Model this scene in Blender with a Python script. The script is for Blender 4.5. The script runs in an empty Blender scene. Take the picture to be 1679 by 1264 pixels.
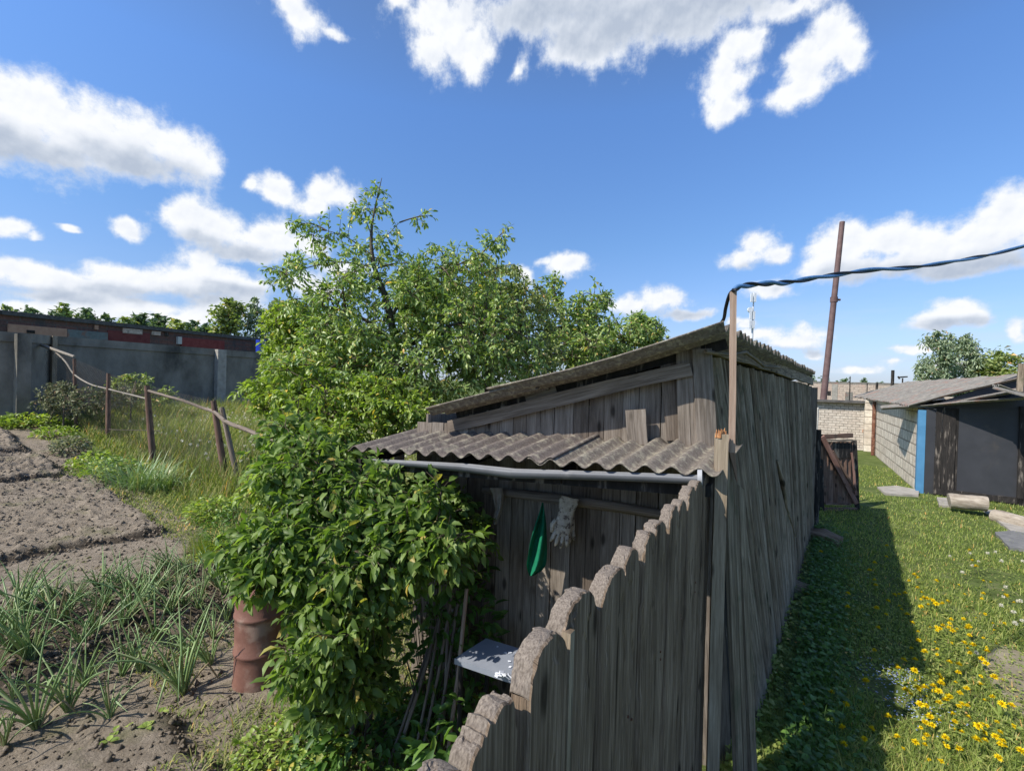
import bpy, math, random
import numpy as np
from mathutils import Vector, Matrix
C = bpy.context.scene.collection
S = bpy.context.scene
# ------------------------------------------------------------------ camera, sky, sun
H = 2.45; F = 750.0; W0, H0 = 1679.0, 1264.0
PITCH = math.radians(-0.53); ROLL = math.radians(1.55)
fw = np.array([0, math.cos(PITCH), math.sin(PITCH)])
up0 = np.array([0, -math.sin(PITCH), math.cos(PITCH)]); rt0 = np.array([1.0, 0, 0])
rt = rt0*math.cos(ROLL) + up0*math.sin(ROLL); up = -rt0*math.sin(ROLL) + up0*math.cos(ROLL)
CAM = np.array([0, 0, H])
cd = bpy.data.cameras.new('camera'); cam = bpy.data.objects.new('camera', cd); C.objects.link(cam); S.camera = cam
cam.matrix_world = Matrix(((rt[0], up[0], -fw[0], 0), (rt[1], up[1], -fw[1], 0), (rt[2], up[2], -fw[2], H), (0, 0, 0, 1)))
cd.sensor_fit = 'HORIZONTAL'; cd.sensor_width = 36; cd.lens = 36*F/W0; cd.clip_start = 0.02; cd.clip_end = 2000
def ray(px, py): return fw + rt*((px-W0/2)/F) - up*((py-H0/2)/F)
def U(px, py, Z):
    r = ray(px, py); return CAM + r*(Z/r[1])           # Z = distance along world +Y
def gz(X, Y=0):
    t = np.clip((-np.asarray(X, float)-5)/10, 0, 1); return 0.75*t*t*(3-2*t)
def G(px, py, z=None):
    r = ray(px, py); zz = 0.0 if z is None else z
    for _ in range(12):
        t = (zz-H)/r[2]; P = CAM + r*t
        if z is None: zz = 0.6*zz + 0.4*float(gz(P[0]))
    return P
def lin(h):
    h = h.lstrip('#'); v = [int(h[i:i+2], 16)/255 for i in (0, 2, 4)]
    return tuple(((c+0.055)/1.055)**2.4 if c > .04045 else c/12.92 for c in v)
sun_dir = Vector((-.881*math.cos(math.radians(44.7)), -.473*math.cos(math.radians(44.7)), math.sin(math.radians(44.7)))).normalized()
sl = bpy.data.lights.new('sun', 'SUN'); sl.energy = 4.4; sl.angle = math.radians(.53); sl.color = (1, .95, .87)
so = bpy.data.objects.new('sun', sl); C.objects.link(so); so.rotation_euler = sun_dir.to_track_quat('Z', 'Y').to_euler()
S.view_settings.view_transform = 'Standard'; S.view_settings.look = 'None'; S.view_settings.gamma = 1
S.view_settings.exposure = 0.48; S.view_settings.use_curve_mapping = False
S.cycles.max_bounces = 6; S.cycles.diffuse_bounces = 3; S.cycles.transmission_bounces = 4; S.cycles.transparent_max_bounces = 6

class NT:
    def __init__(s, t): s.t = t; s.n = t.nodes; s.l = t.links
    def new(s, typ, **k):
        n = s.n.new(typ)
        for a, b in k.items(): setattr(n, a, b)
        return n
    def put(s, inp, v):
        if hasattr(v, 'is_linked') or isinstance(v, bpy.types.NodeSocket): s.l.new(v, inp)
        elif v is not None: inp.default_value = v
    def math(s, op, a, b=None, c=None, clamp=False):
        n = s.new('ShaderNodeMath', operation=op, use_clamp=clamp)
        for i, v in enumerate((a, b, c)):
            if v is not None: s.put(n.inputs[i], v)
        return n.outputs[0]
    def vm(s, op, a, b=None):
        n = s.new('ShaderNodeVectorMath', operation=op); s.put(n.inputs[0], a)
        if b is not None: s.put(n.inputs[1], b)
        return n.outputs['Value'] if op in ('LENGTH', 'DOT_PRODUCT') else n.outputs[0]
    def noise(s, vec, scale, detail=4, rough=.55, dist=0, out=0):
        n = s.new('ShaderNodeTexNoise'); s.put(n.inputs['Vector'], vec); n.inputs['Scale'].default_value = scale
        n.inputs['Detail'].default_value = detail; n.inputs['Roughness'].default_value = rough; n.inputs['Distortion'].default_value = dist
        return n.outputs[out]
    def ramp(s, f, stops):
        n = s.new('ShaderNodeValToRGB'); s.put(n.inputs[0], f); e = n.color_ramp.elements
        while len(e) < len(stops): e.new(.5)
        for i, (p, c) in enumerate(stops):
            e[i].position = p; e[i].color = tuple(c)+(1,) if len(c) == 3 else c
        return n.outputs[0]
    def mix(s, f, a, b, blend='MIX'):
        n = s.new('ShaderNodeMix', data_type='RGBA', blend_type=blend); s.put(n.inputs[0], f)
        for i, v in ((6, a), (7, b)):
            s.put(n.inputs[i], (tuple(v)+(1,) if isinstance(v, tuple) and len(v) == 3 else v))
        return n.outputs[2]
    def sstep(s, x, lo, hi, a=0, b=1):
        n = s.new('ShaderNodeMapRange', interpolation_type='SMOOTHSTEP'); s.put(n.inputs[0], x)
        for i, v in enumerate((lo, hi, a, b)): n.inputs[i+1].default_value = v
        return n.outputs[0]

def azel(px, py):
    r = ray(px, py); return math.atan2(r[0], r[1]), math.atan2(r[2], math.hypot(r[0], r[1]))
CL = [ # cumulus clumps: centre and half size as seen from the garden, converted to compass angles
 (40,165,120,62),(0,205,120,80),(130,215,110,62),(185,245,80,40),(265,235,90,48),(310,258,62,38),(215,268,120,30),(90,250,110,32),
 (498,28,52,34),(545,45,30,12),(475,12,34,20),
 (735,30,90,46),(712,90,34,46),(770,80,44,50),(660,5,30,20),(845,118,14,26),(885,22,110,48),(1010,28,160,78),(1140,10,190,52),(1300,0,100,26),(960,75,90,30),
 (1205,70,44,34),(1185,130,42,54),(1200,180,40,22),(1370,60,36,58),(1330,110,60,52),(1300,150,52,24),(1395,95,24,40),(1240,50,20,16),
 (455,312,44,24),(415,300,16,14),(548,312,46,32),(520,335,40,16),
 (300,362,56,24),(360,372,84,30),(430,385,72,30),(400,412,80,18),(500,405,54,24),(330,390,60,20),
 (202,376,27,15),(25,372,42,16),(60,388,14,6),(113,371,20,7),
 (35,440,60,22),(80,452,60,16),(200,445,74,22),(240,465,62,14),(330,430,44,22),(370,455,64,24),(415,470,50,18),(150,470,90,14),
 (45,455,75,28),(120,470,60,20),(215,458,95,30),(345,462,95,30),(400,478,60,24),(60,520,150,16),(180,515,150,16),(330,515,100,16),(110,492,120,14),(240,500,90,14),(60,508,120,10),(300,520,120,14),(380,500,60,14),(520,470,50,22),(560,440,40,16),
 (940,436,46,20),(900,432,18,9),(862,452,18,14),
 (1242,400,36,26),(1220,425,48,18),(1275,420,36,20),
 (1390,402,66,38),(1480,400,80,36),(1560,405,90,36),(1650,360,60,40),(1620,400,90,46),(1480,440,160,24),(1600,440,120,20),(1365,440,60,24),(1270,478,54,12),
 (1560,512,48,22),(1530,530,54,14),(1595,525,34,16),(1480,573,40,10),(1520,572,24,7),(1665,545,26,20),
 (1080,492,44,20),(1040,503,44,16),(1120,512,50,10),(1000,498,24,10),
 (1250,548,44,16),(1300,560,54,18),(1332,583,24,8),(1225,530,24,10),(1415,610,48,8),(1450,596,22,6),(1550,600,60,10)]
SKYTINT = [(0, (.72, .84, 1.30)), (.10, (.97, 1.04, 1.32)), (.28, (.98, 1.26, 1.58)), (.5, (1.10, 1.5, 2.0)), (.75, (1.25, 1.35, 1.5))]
GR = [(70,262,170,34),(240,278,110,24),(0,235,60,30),(1000,30,170,60),(1120,10,170,50),(380,410,100,16),(230,482,100,14),(60,482,100,14),(350,488,90,14),(400,478,60,12),(1480,455,180,22),(1620,440,120,22),(1560,535,70,10),(1290,578,70,9),(1100,514,60,9),(880,20,80,30),(1240,440,50,9)]
# ------------------------------------------------------------------ helpers
rng = np.random.default_rng(7); random.seed(7)
A_ = np.array([.593, .805, 0]); Q_ = np.array([-.805, .593, 0]); UPV = np.array([0, 0, 1.0])   # along the shed, across it
def pq(p, q, z=0): 
    v = A_*p + Q_*q; return np.array([v[0], v[1], z])
def nrm(v): v = np.asarray(v, float); return v/(np.linalg.norm(v, axis=-1, keepdims=True)+1e-12)
def hsh(ix, iy, s): 
    n = (ix.astype(np.int64)*374761393 + iy.astype(np.int64)*668265263 + s*982451653) & 0xffffffff
    n = ((n ^ (n >> 13))*1274126177) & 0xffffffff; return ((n ^ (n >> 16)) & 0xffff)/65535.0
def vn(x, y, s=0):
    x = np.asarray(x, float); y = np.asarray(y, float)
    ix = np.floor(x); iy = np.floor(y); fx = x-ix; fy = y-iy; fx = fx*fx*(3-2*fx); fy = fy*fy*(3-2*fy)
    a = hsh(ix, iy, s); b = hsh(ix+1, iy, s); c = hsh(ix, iy+1, s); d = hsh(ix+1, iy+1, s)
    return a+(b-a)*fx+(c-a)*fy+(a-b-c+d)*fx*fy
def fbm(x, y, o=4, s=0): return sum(vn(np.asarray(x)*2**i, np.asarray(y)*2**i, s+i)*.5**i for i in range(o))/(2-.5**(o-1))
def tag(o, label=None, cat=None, group=None, kind=None):
    if label: o['label'] = label
    if cat: o['category'] = cat
    if group: o['group'] = group
    if kind: o['kind'] = kind
    return o
def empty(name, loc, label, cat, group=None):
    o = bpy.data.objects.new(name, None); o.empty_display_size = .1; C.objects.link(o); o.location = Vector(loc); return tag(o, label, cat, group)
def link(name, me, m, parent=None):
    for mm in (m if isinstance(m, (list, tuple)) else [m]): me.materials.append(mm)
    o = bpy.data.objects.new(name, me); C.objects.link(o)
    if parent is not None:
        o.parent = parent; o.matrix_parent_inverse = Matrix.Translation(-Vector(parent.location)) if parent.parent is None else Matrix.Identity(4)
    return o
def fastmesh(name, V, Fc, smooth=False):
    V = np.asarray(V, np.float32); Fc = np.asarray(Fc, np.int32); k = Fc.shape[1]
    me = bpy.data.meshes.new(name); me.vertices.add(len(V)); me.vertices.foreach_set('co', V.ravel())
    me.loops.add(Fc.size); me.loops.foreach_set('vertex_index', Fc.ravel()); me.polygons.add(len(Fc))
    me.polygons.foreach_set('loop_start', np.arange(len(Fc), dtype=np.int32)*k); me.polygons.foreach_set('loop_total', np.full(len(Fc), k, np.int32))
    if smooth: me.polygons.foreach_set('use_smooth', np.ones(len(Fc), bool))
    me.update(calc_edges=True); me.validate(); return me
class MB:
    """collects lofts and polygons into one mesh; 'gr' keeps length/width coordinates for wood grain"""
    def __init__(s): s.v = []; s.f = []; s.g = []; s.mi = []; s.sm = []; s.n = 0
    def add(s, V, Fs, g=None, mi=0, sm=False):
        s.v += [tuple(map(float, p)) for p in V]; s.f += [tuple(int(i)+s.n for i in f) for f in Fs]
        s.g += [tuple(map(float, p)) for p in (g if g is not None else V)]; s.mi += [mi]*len(Fs); s.sm += [sm]*len(Fs); s.n += len(V); return s
    def loft(s, R, closed=True, caps=True, seed=None, mi=0, sm=False, capmi=None):
        R = np.asarray(R, float); n, k = R.shape[:2]; seed = random.random()*60 if seed is None else seed
        L = np.concatenate([[0], np.cumsum(np.linalg.norm(np.diff(R.mean(1), axis=0), axis=1))])
        wd_ = np.concatenate([[0], np.cumsum(np.linalg.norm(np.diff(R[0], axis=0), axis=1))])
        g = [(L[i]+seed*3, wd_[j]+seed, seed) for i in range(n) for j in range(k)]; F_ = []
        for i in range(n-1):
            for j in range(k if closed else k-1):
                a = i*k+j; b = i*k+(j+1) % k; F_.append((a, b, b+k, a+k))
        s.add(R.reshape(-1, 3), F_, g, mi, sm)
        if caps and closed:
            c = mi if capmi is None else capmi
            for ring, rev in ((R[0], True), (R[-1], False)):
                idx = list(range(k)); s.add(ring, [tuple(idx[::-1] if rev else idx)], [(seed, q[0]*.6+q[2]*.5, seed+q[1]) for q in ring], c)
        return s
    def tube(s, pts, r, k=8, seed=None, mi=0, sm=True, caps=True, jit=0):
        pts = np.asarray(pts, float); r = np.full(len(pts), r) if np.isscalar(r) else np.interp(np.linspace(0, 1, len(pts)), np.linspace(0, 1, len(r)), r)
        tg = nrm(np.gradient(pts, axis=0)); ref = np.array([0, 0, 1.]) if abs(tg[0][2]) < .9 else np.array([1., 0, 0]); R = []
        a = nrm(np.cross(tg[0], ref))
        for i in range(len(pts)):
            a = nrm(a - tg[i]*np.dot(a, tg[i])); b = np.cross(tg[i], a); th = np.arange(k)*2*math.pi/k
            rr = r[i]*(1+jit*(np.random.default_rng(i).random(k)-.5)) if jit else r[i]
            R.append(pts[i] + (np.cos(th)*rr)[:, None]*a + (np.sin(th)*rr)[:, None]*b)
        return s.loft(R, True, caps, seed, mi, sm)
    def board(s, A, B, w, n, th=.022, w2=None, rows=8, cols=3, convex=0, wob=.004, seed=None, skew=0, mi=0, wdir=None, jag=0):
        """plank from A to B (centre line of its outer face), width w, outward normal n"""
        A = np.asarray(A, float); B = np.asarray(B, float); d = nrm(B-A); n = nrm(n - d*np.dot(n, d)); wv = nrm(np.cross(d, n)) if wdir is None else nrm(wdir)
        w2 = w if w2 is None else w2; seed = random.random()*60 if seed is None else seed; R = []
        for i in range(rows+1):
            t = i/rows; c = A+(B-A)*t; ww = (w+(w2-w)*t)/2; e0 = (vn(t*6+seed, seed*7, 1)-.5)*2*wob; e1 = (vn(t*6+seed, seed*3, 2)-.5)*2*wob; ring = []
            for j in range(cols+1):
                u = -1+2*j/cols; off = (ww+(e0 if u < 0 else e1))*u
                end = (skew*u*.5 if i == 0 else 0) + (jag*(random.random()-.5) if i in (0, rows) else 0)
                ring.append(c+wv*off+n*(convex*(1-u*u))+d*end)
            bk = ((ww+e1), -(ww+e0))
            for o in bk: ring.append(c+wv*o-n*th+d*(skew*np.sign(o)*.5 if i == 0 else 0))
            R.append(ring)
        return s.loft(R, True, True, seed, mi, False)
    def box(s, c, sz, R=None, mi=0, seed=None):
        c = np.asarray(c, float); h = np.asarray(sz, float)/2; R = np.eye(3) if R is None else R; seed = random.random()*60 if seed is None else seed
        V = np.array([(x, y, z) for x in (-1, 1) for y in (-1, 1) for z in (-1, 1)])*h
        F_ = [(0, 1, 3, 2), (4, 6, 7, 5), (0, 4, 5, 1), (2, 3, 7, 6), (0, 2, 6, 4), (1, 5, 7, 3)]
        ax = int(np.argmax(sz)); o = [i for i in range(3) if i != ax]
        return s.add(V@R.T+c, F_, [(v[ax]+seed, v[o[0]]+v[o[1]]+seed, seed) for v in V], mi)
    def hexa(s, P8, mi=0, seed=None):
        """box from 8 corners: bottom 4 then top 4, same order"""
        seed = random.random()*60 if seed is None else seed
        F_ = [(0, 3, 2, 1), (4, 5, 6, 7), (0, 1, 5, 4), (1, 2, 6, 5), (2, 3, 7, 6), (3, 0, 4, 7)]
        P8 = np.asarray(P8, float); return s.add(P8, F_, [(p[2]+seed, p[0]+p[1], seed) for p in P8], mi)
    def build(s, name, m, parent=None):
        me = bpy.data.meshes.new(name); me.from_pydata(s.v, [], s.f); at = me.attributes.new('gr', 'FLOAT_VECTOR', 'POINT')
        at.data.foreach_set('vector', np.asarray(s.g, np.float32).ravel()); me.polygons.foreach_set('material_index', s.mi); me.polygons.foreach_set('use_smooth', s.sm)
        me.update(); return link(name, me, m, parent)
def frame(x, z=(0, 0, 1)):
    x = nrm(x); z = np.asarray(z, float); y = nrm(np.cross(z, x)); z = np.cross(x, y); return np.stack([x, y, z], 1)

# ---- sky
wd = bpy.data.worlds.new('World'); S.world = wd; wd.use_nodes = True
T = NT(wd.node_tree); T.n.clear()
tc = T.new('ShaderNodeTexCoord'); sp = T.new('ShaderNodeSeparateXYZ'); T.l.new(tc.outputs['Generated'], sp.inputs[0])
zc = T.math('MAXIMUM', sp.outputs[2], .02); cv = T.new('ShaderNodeCombineXYZ')
for i, o_ in enumerate((sp.outputs[0], sp.outputs[1], zc)): T.l.new(o_, cv.inputs[i])
sky = T.new('ShaderNodeTexSky', sky_type='NISHITA'); sky.sun_disc = False; sky.sun_elevation = math.radians(44.7); T.l.new(cv.outputs[0], sky.inputs[0])
sky.sun_rotation = math.atan2(-.881, -.473); sky.altitude = 100; sky.air_density = 1.0; sky.dust_density = .5; sky.ozone_density = 2.0
tint = T.ramp(zc, SKYTINT)
skyc = T.mix(1.0, sky.outputs[0], tint, 'MULTIPLY')
b1 = T.new('ShaderNodeBackground'); T.l.new(skyc, b1.inputs[0]); b1.inputs[1].default_value = .081
wo = T.new('ShaderNodeOutputWorld'); T.l.new(b1.outputs[0], wo.inputs[0])
wd.cycles.sampling_method = 'MANUAL'; wd.cycles.sample_map_resolution = 512
# cumulus layer: a far dome with the clump shapes as a smooth field, billows and shading from noise
azs = np.radians(np.arange(-72, 72.1, .4)); els = np.radians(np.arange(-3, 62, .4)); AZ, EL = np.meshgrid(azs, els)
def field(L, warp):
    wx = (fbm(AZ*16+9, EL*16, 4, 50)-.5)*warp; wy = (fbm(AZ*16, EL*16+9, 4, 60)-.5)*warp*.7; acc = np.zeros_like(AZ)
    for (x, y, a, b) in L:
        c = azel(x, y); e1 = azel(x+a, y); e0 = azel(x-a, y); t1 = azel(x, y-b); t0 = azel(x, y+b)
        d = np.hypot((AZ+wx-c[0])/(abs(e1[0]-e0[0])/2), (EL+wy-c[1])/(abs(t1[1]-t0[1])/2)); acc += np.exp(-9*np.minimum(d, 4))
    return 1.17+np.log(np.maximum(acc, 1e-12))/9
fc1 = np.maximum(field(CL, .05), -1.5); fc2 = np.maximum(field(GR, .04), -1.5)
Rs = 1400; V = np.stack([np.sin(AZ)*np.cos(EL)*Rs, np.cos(AZ)*np.cos(EL)*Rs, np.sin(EL)*Rs+H], -1).reshape(-1, 3); nx = len(azs)
i = (np.arange(len(els)-1)[:, None]*nx+np.arange(nx-1)).ravel(); me = fastmesh('sky', V, np.stack([i, i+1, i+nx+1, i+nx], 1), True)
for nm_, arr in (('cloud', fc1), ('shade', fc2)): a_ = me.attributes.new(nm_, 'FLOAT', 'POINT'); a_.data.foreach_set('value', arr.ravel().astype(np.float32))
m = bpy.data.materials.new('cloud_layer'); m.use_nodes = True; T = NT(m.node_tree); T.n.clear()
def att(n_): a_ = T.new('ShaderNodeAttribute'); a_.attribute_name = n_; return a_.outputs['Fac']
sp = T.new('ShaderNodeSeparateXYZ'); T.l.new(T.vm('NORMALIZE', T.new('ShaderNodeNewGeometry').outputs['Position']), sp.inputs[0])
az = T.math('ARCTAN2', sp.outputs[0], sp.outputs[1]); el = T.math('ARCSINE', sp.outputs[2])
cb = T.new('ShaderNodeCombineXYZ'); T.l.new(az, cb.inputs[0]); T.l.new(el, cb.inputs[1]); V = cb.outputs[0]
edge = T.math('SUBTRACT', T.noise(V, 14, 11, .66), .5)
e2 = T.math('SUBTRACT', T.noise(T.vm('ADD', V, (-.004, .010, 0)), 14, 4, .5), .5)      # the same billows, a step towards the sun
dens = T.math('ADD', att('cloud'), T.math('MULTIPLY', edge, 2.35))
mask = T.sstep(dens, -.14, .66)
es = T.math('SUBTRACT', T.noise(V, 14, 4, .5), .5)
relief = T.math('ADD', T.math('MULTIPLY', T.math('SUBTRACT', e2, es), 1.5), T.math('MULTIPLY', T.math('SUBTRACT', T.noise(T.vm('ADD', V, (-.003, .006, 0)), 32, 4, .5), T.noise(V, 32, 4, .5)), .55))
shade = T.math('ADD', T.math('MULTIPLY', T.sstep(T.math('ADD', att('shade'), T.math('MULTIPLY', es, 1.2)), -.6, .8), .80), T.math('MULTIPLY', T.sstep(dens, .35, 1.6), .22))
shade = T.math('ADD', shade, relief, clamp=True)
ccol = T.ramp(shade, [(0, (.95, .97, 1.0)), (.35, (.82, .86, .93)), (.7, (.62, .68, .78)), (1, (.47, .54, .66))])
lowc = T.math('MULTIPLY', T.sstep(el, .0, .22, 1, 0), T.sstep(T.noise(T.vm('MULTIPLY', V, (1, 5, 1)), 6, 6, .6), .42, .70))
lowc = T.math('MULTIPLY', lowc, .55); msk = T.math('MAXIMUM', mask, lowc)
ccol = T.mix(mask, (.62, .73, .90), ccol)
em = T.new('ShaderNodeEmission'); T.l.new(ccol, em.inputs[0]); em.inputs[1].default_value = .745; tr = T.new('ShaderNodeBsdfTransparent')
mx = T.new('ShaderNodeMixShader'); T.l.new(msk, mx.inputs[0]); T.l.new(tr.outputs[0], mx.inputs[1]); T.l.new(em.outputs[0], mx.inputs[2])
T.l.new(mx.outputs[0], T.new('ShaderNodeOutputMaterial').inputs[0]); m.cycles.emission_sampling = 'NONE'
tag(link('sky', me, m), kind='structure')

# ------------------------------------------------------------------ materials
MATS = {}
def base(name):
    m = bpy.data.materials.new(name); m.use_nodes = True; T = NT(m.node_tree); b = m.node_tree.nodes['Principled BSDF']; MATS[name] = m; return m, T, b
def surf(name, c1, c2, sc=6, rough=.85, bump=.3, bsc=None, det=8, spec=.25, c3=None, c3sc=1.5, c3lo=.5, c3hi=.62, stretch=(1, 1, 1), metal=0, bd=.02):
    m, T, b = base(name); tc = T.new('ShaderNodeTexCoord'); v = T.vm('MULTIPLY', tc.outputs['Object'], stretch)
    n = T.noise(v, sc, det, .62); col = T.ramp(n, [(.3, c1), (.7, c2)])
    if c3 is not None: col = T.mix(T.sstep(T.noise(v, c3sc, 7, .65), c3lo, c3hi), col, c3)
    T.l.new(col, b.inputs['Base Color']); b.inputs['Roughness'].default_value = rough; b.inputs['Specular IOR Level'].default_value = spec; b.inputs['Metallic'].default_value = metal
    if bump:
        bn = T.new('ShaderNodeBump'); bn.inputs['Strength'].default_value = bump; bn.inputs['Distance'].default_value = bd
        T.l.new(T.noise(v, bsc or sc*3, 8, .65), bn.inputs['Height']); T.l.new(bn.outputs[0], b.inputs['Normal'])
    return m
def wood(name, dark, mid, light, rough=.9, wsc=55, bump=.55, moss=None, crack=True, bd=.006):
    m, T, b = base(name); at = T.new('ShaderNodeAttribute'); at.attribute_name = 'gr'; g = at.outputs['Vector']
    ri = T.new('ShaderNodeNewGeometry').outputs['Random Per Island']
    fine = T.noise(T.vm('MULTIPLY', g, (2.2, wsc, 1)), 1.6, 7, .68, .25); med = T.noise(T.vm('MULTIPLY', g, (1.3, 9, 1)), 1.5, 5, .6, .5)
    col = T.ramp(T.math('ADD', T.math('MULTIPLY', fine, .62), T.math('MULTIPLY', med, .38)), [(.33, dark), (.5, mid), (.68, light)])
    if crack:
        cr = T.noise(T.vm('MULTIPLY', g, (1.1, wsc*.8, 1)), 1.0, 4, .75); cm = T.sstep(cr, .30, .40, 1, 0)
        col = T.mix(T.math('MULTIPLY', cm, .75), col, tuple(c*.25 for c in dark))
        kn = T.new('ShaderNodeTexVoronoi'); T.l.new(T.vm('MULTIPLY', g, (3.2, 9, 1)), kn.inputs['Vector']); kn.inputs['Scale'].default_value = 1.0
        col = T.mix(T.math('MULTIPLY', T.sstep(kn.outputs['Distance'], .07, .21, 1, 0), .85), col, tuple(c*.4 for c in dark))
    col = T.mix(1.0, col, T.ramp(ri, [(0, (.60, .56, .53)), (.35, (.95, .90, .84)), (.7, (1.05, 1.05, 1.04)), (1, (1.3, 1.28, 1.24))]), 'MULTIPLY')
    if moss: col = T.mix(T.math('MULTIPLY', T.sstep(T.noise(g, 5, 6, .7), .5, .7), .55), col, moss)
    T.l.new(col, b.inputs['Base Color']); b.inputs['Roughness'].default_value = rough; b.inputs['Specular IOR Level'].default_value = .15
    bn = T.new('ShaderNodeBump'); bn.inputs['Strength'].default_value = bump; bn.inputs['Distance'].default_value = bd
    T.l.new(T.math('ADD', fine, T.math('MULTIPLY', cm, -.8) if crack else 0.0), bn.inputs['Height']); T.l.new(bn.outputs[0], b.inputs['Normal'])
    return m
def leafmat(name, c1, c2, c3, trans=.35, rough=.42, tcol=None, spec=.5):
    m, T, b = base(name); ri = T.new('ShaderNodeNewGeometry').outputs['Random Per Island']
    col = T.ramp(ri, [(0, c1), (.55, c2), (.965, c3), (1, (c3[0]*1.9, c3[1]*1.05, c3[2]))]); T.l.new(col, b.inputs['Base Color']); b.inputs['Roughness'].default_value = rough; b.inputs['Specular IOR Level'].default_value = spec
    tr = T.new('ShaderNodeBsdfTranslucent'); T.l.new(T.mix(1.0, col, tcol or (1.5, 1.7, .6), 'MULTIPLY'), tr.inputs[0])
    mx = T.new('ShaderNodeMixShader'); mx.inputs[0].default_value = trans; T.l.new(b.outputs[0], mx.inputs[1]); T.l.new(tr.outputs[0], mx.inputs[2])
    T.l.new(mx.outputs[0], T.n['Material Output'].inputs[0]); return m
def brick(name, c1, c2, mort, bw, bh, dirv, msz=.012, stain=None, bump=.5, off=.5):
    """courses laid along dirv in world space"""
    m, T, b = base(name); tc = T.new('ShaderNodeTexCoord'); o = tc.outputs['Object']
    u = T.vm('DOT_PRODUCT', o, tuple(map(float, dirv))); s = T.new('ShaderNodeSeparateXYZ'); T.l.new(o, s.inputs[0]); cb = T.new('ShaderNodeCombineXYZ')
    T.l.new(u, cb.inputs[0]); T.l.new(s.outputs[2], cb.inputs[1]); bt = T.new('ShaderNodeTexBrick', offset=off); wob = T.vm('MULTIPLY', T.vm('SUBTRACT', T.noise(o, 3, 3, .5, out=1), (.5, .5, .5)), (.03, .02, 0))
    T.l.new(T.vm('ADD', cb.outputs[0], wob), bt.inputs['Vector'])
    for k, v in (('Color1', c1), ('Color2', c2), ('Mortar', mort)): bt.inputs[k].default_value = tuple(v)+(1,)
    bt.inputs['Scale'].default_value = 1; bt.inputs['Brick Width'].default_value = bw; bt.inputs['Row Height'].default_value = bh; bt.inputs['Mortar Size'].default_value = msz; bt.inputs['Mortar Smooth'].default_value = .3
    col = T.mix(.8, bt.outputs['Color'], T.ramp(T.noise(o, 9, 8, .7), [(.3, (.55, .53, .5)), (.7, (1.25, 1.22, 1.2))]), 'MULTIPLY')
    if stain: col = T.mix(T.sstep(T.noise(T.vm('MULTIPLY', o, (1, 1, .5)), 1.1, 7, .7), .5, .66), col, stain)
    T.l.new(col, b.inputs['Base Color']); b.inputs['Roughness'].default_value = .92; b.inputs['Specular IOR Level'].default_value = .15
    bn = T.new('ShaderNodeBump'); bn.inputs['Strength'].default_value = bump; bn.inputs['Distance'].default_value = .015
    T.l.new(T.math('SUBTRACT', T.math('MULTIPLY', T.noise(o, 25, 6, .7), .4), bt.outputs['Fac']), bn.inputs['Height']); T.l.new(bn.outputs[0], b.inputs['Normal']); return m

M_FEN = wood('weathered_fence_wood', (.070, .048, .034), (.225, .165, .115), (.47, .365, .275), bump=1.0, wsc=105, bd=.010)
M_END = surf('weathered_end_grain', (.085, .066, .052), (.30, .25, .20), sc=230, bump=.8, bsc=330, bd=.003, stretch=(1, 1, .22))
M_SIDE = wood('grey_slab_wood', (.050, .038, .028), (.20, .16, .115), (.43, .36, .275), moss=(.085, .095, .055), bump=.9)
M_GAB = wood('silver_grey_plank', (.075, .060, .048), (.19, .160, .132), (.32, .28, .24))
M_BAT = wood('brown_grey_batten', (.07, .056, .044), (.19, .155, .125), (.33, .28, .235))
M_STICK = wood('tan_lath', (.22, .15, .11), (.36, .26, .20), (.48, .37, .29), crack=False)
M_SPLIT = surf('fresh_split_wood', (.35, .13, .05), (.62, .33, .15), sc=30, bump=.6)
M_PALE = wood('pale_post_wood', (.15, .115, .08), (.31, .25, .18), (.48, .41, .32))
M_SLATE = surf('asbestos_cement', (.085, .068, .058), (.21, .175, .15), sc=75, bump=.6, bsc=80, c3=(.30, .265, .20), c3sc=16, c3lo=.50, c3hi=.66, det=9, bd=.006)
M_SLATE2 = surf('lichened_asbestos_cement', (.10, .084, .068), (.235, .20, .165), sc=60, bump=.7, bsc=90, c3=(.30, .27, .205), c3sc=26, c3lo=.5, c3hi=.62, bd=.008)
M_GUT = surf('grey_plastic', (.10, .102, .108), (.16, .163, .17), sc=5, rough=.6, bump=.05, spec=.5, c3=(.18, .18, .18), c3sc=7, c3lo=.58, c3hi=.75)
M_SOIL = None
M_BARK = surf('bark', (.05, .042, .034), (.15, .125, .10), sc=14, bump=.8, stretch=(1, 1, .3))
M_TWIG = surf('twig_bark', (.07, .055, .035), (.16, .125, .085), sc=12, bump=.2)
M_CONC = surf('stained_concrete', (.145, .130, .105), (.30, .275, .23), sc=1.6, bump=.5, bsc=20, c3=(.05, .048, .040), c3sc=.5, c3lo=.45, c3hi=.7, stretch=(1, 1, .55))
M_RUST = surf('rusty_steel', (.09, .035, .022), (.20, .085, .05), sc=12, rough=.8, bump=.4, c3=(.28, .16, .11), c3sc=5)
M_BARREL = surf('barrel_paint', (.15, .068, .048), (.23, .115, .082), sc=7, rough=.6, bump=.15, c3=(.30, .20, .15), c3sc=4.5, c3lo=.5, c3hi=.66, spec=.3)
M_WIRE = surf('dull_wire', (.07, .06, .05), (.16, .13, .10), sc=10, rough=.6, bump=0)
M_ROPE = surf('grey_branch', (.17, .15, .12), (.33, .29, .24), sc=20, bump=.5)
M_DARK = surf('dark_dirty_wood', (.012, .011, .010), (.035, .03, .027), sc=14, bump=.4, c3=(.17, .145, .12), c3sc=8, c3lo=.53, c3hi=.66, stretch=(2, 2, .3))
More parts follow.
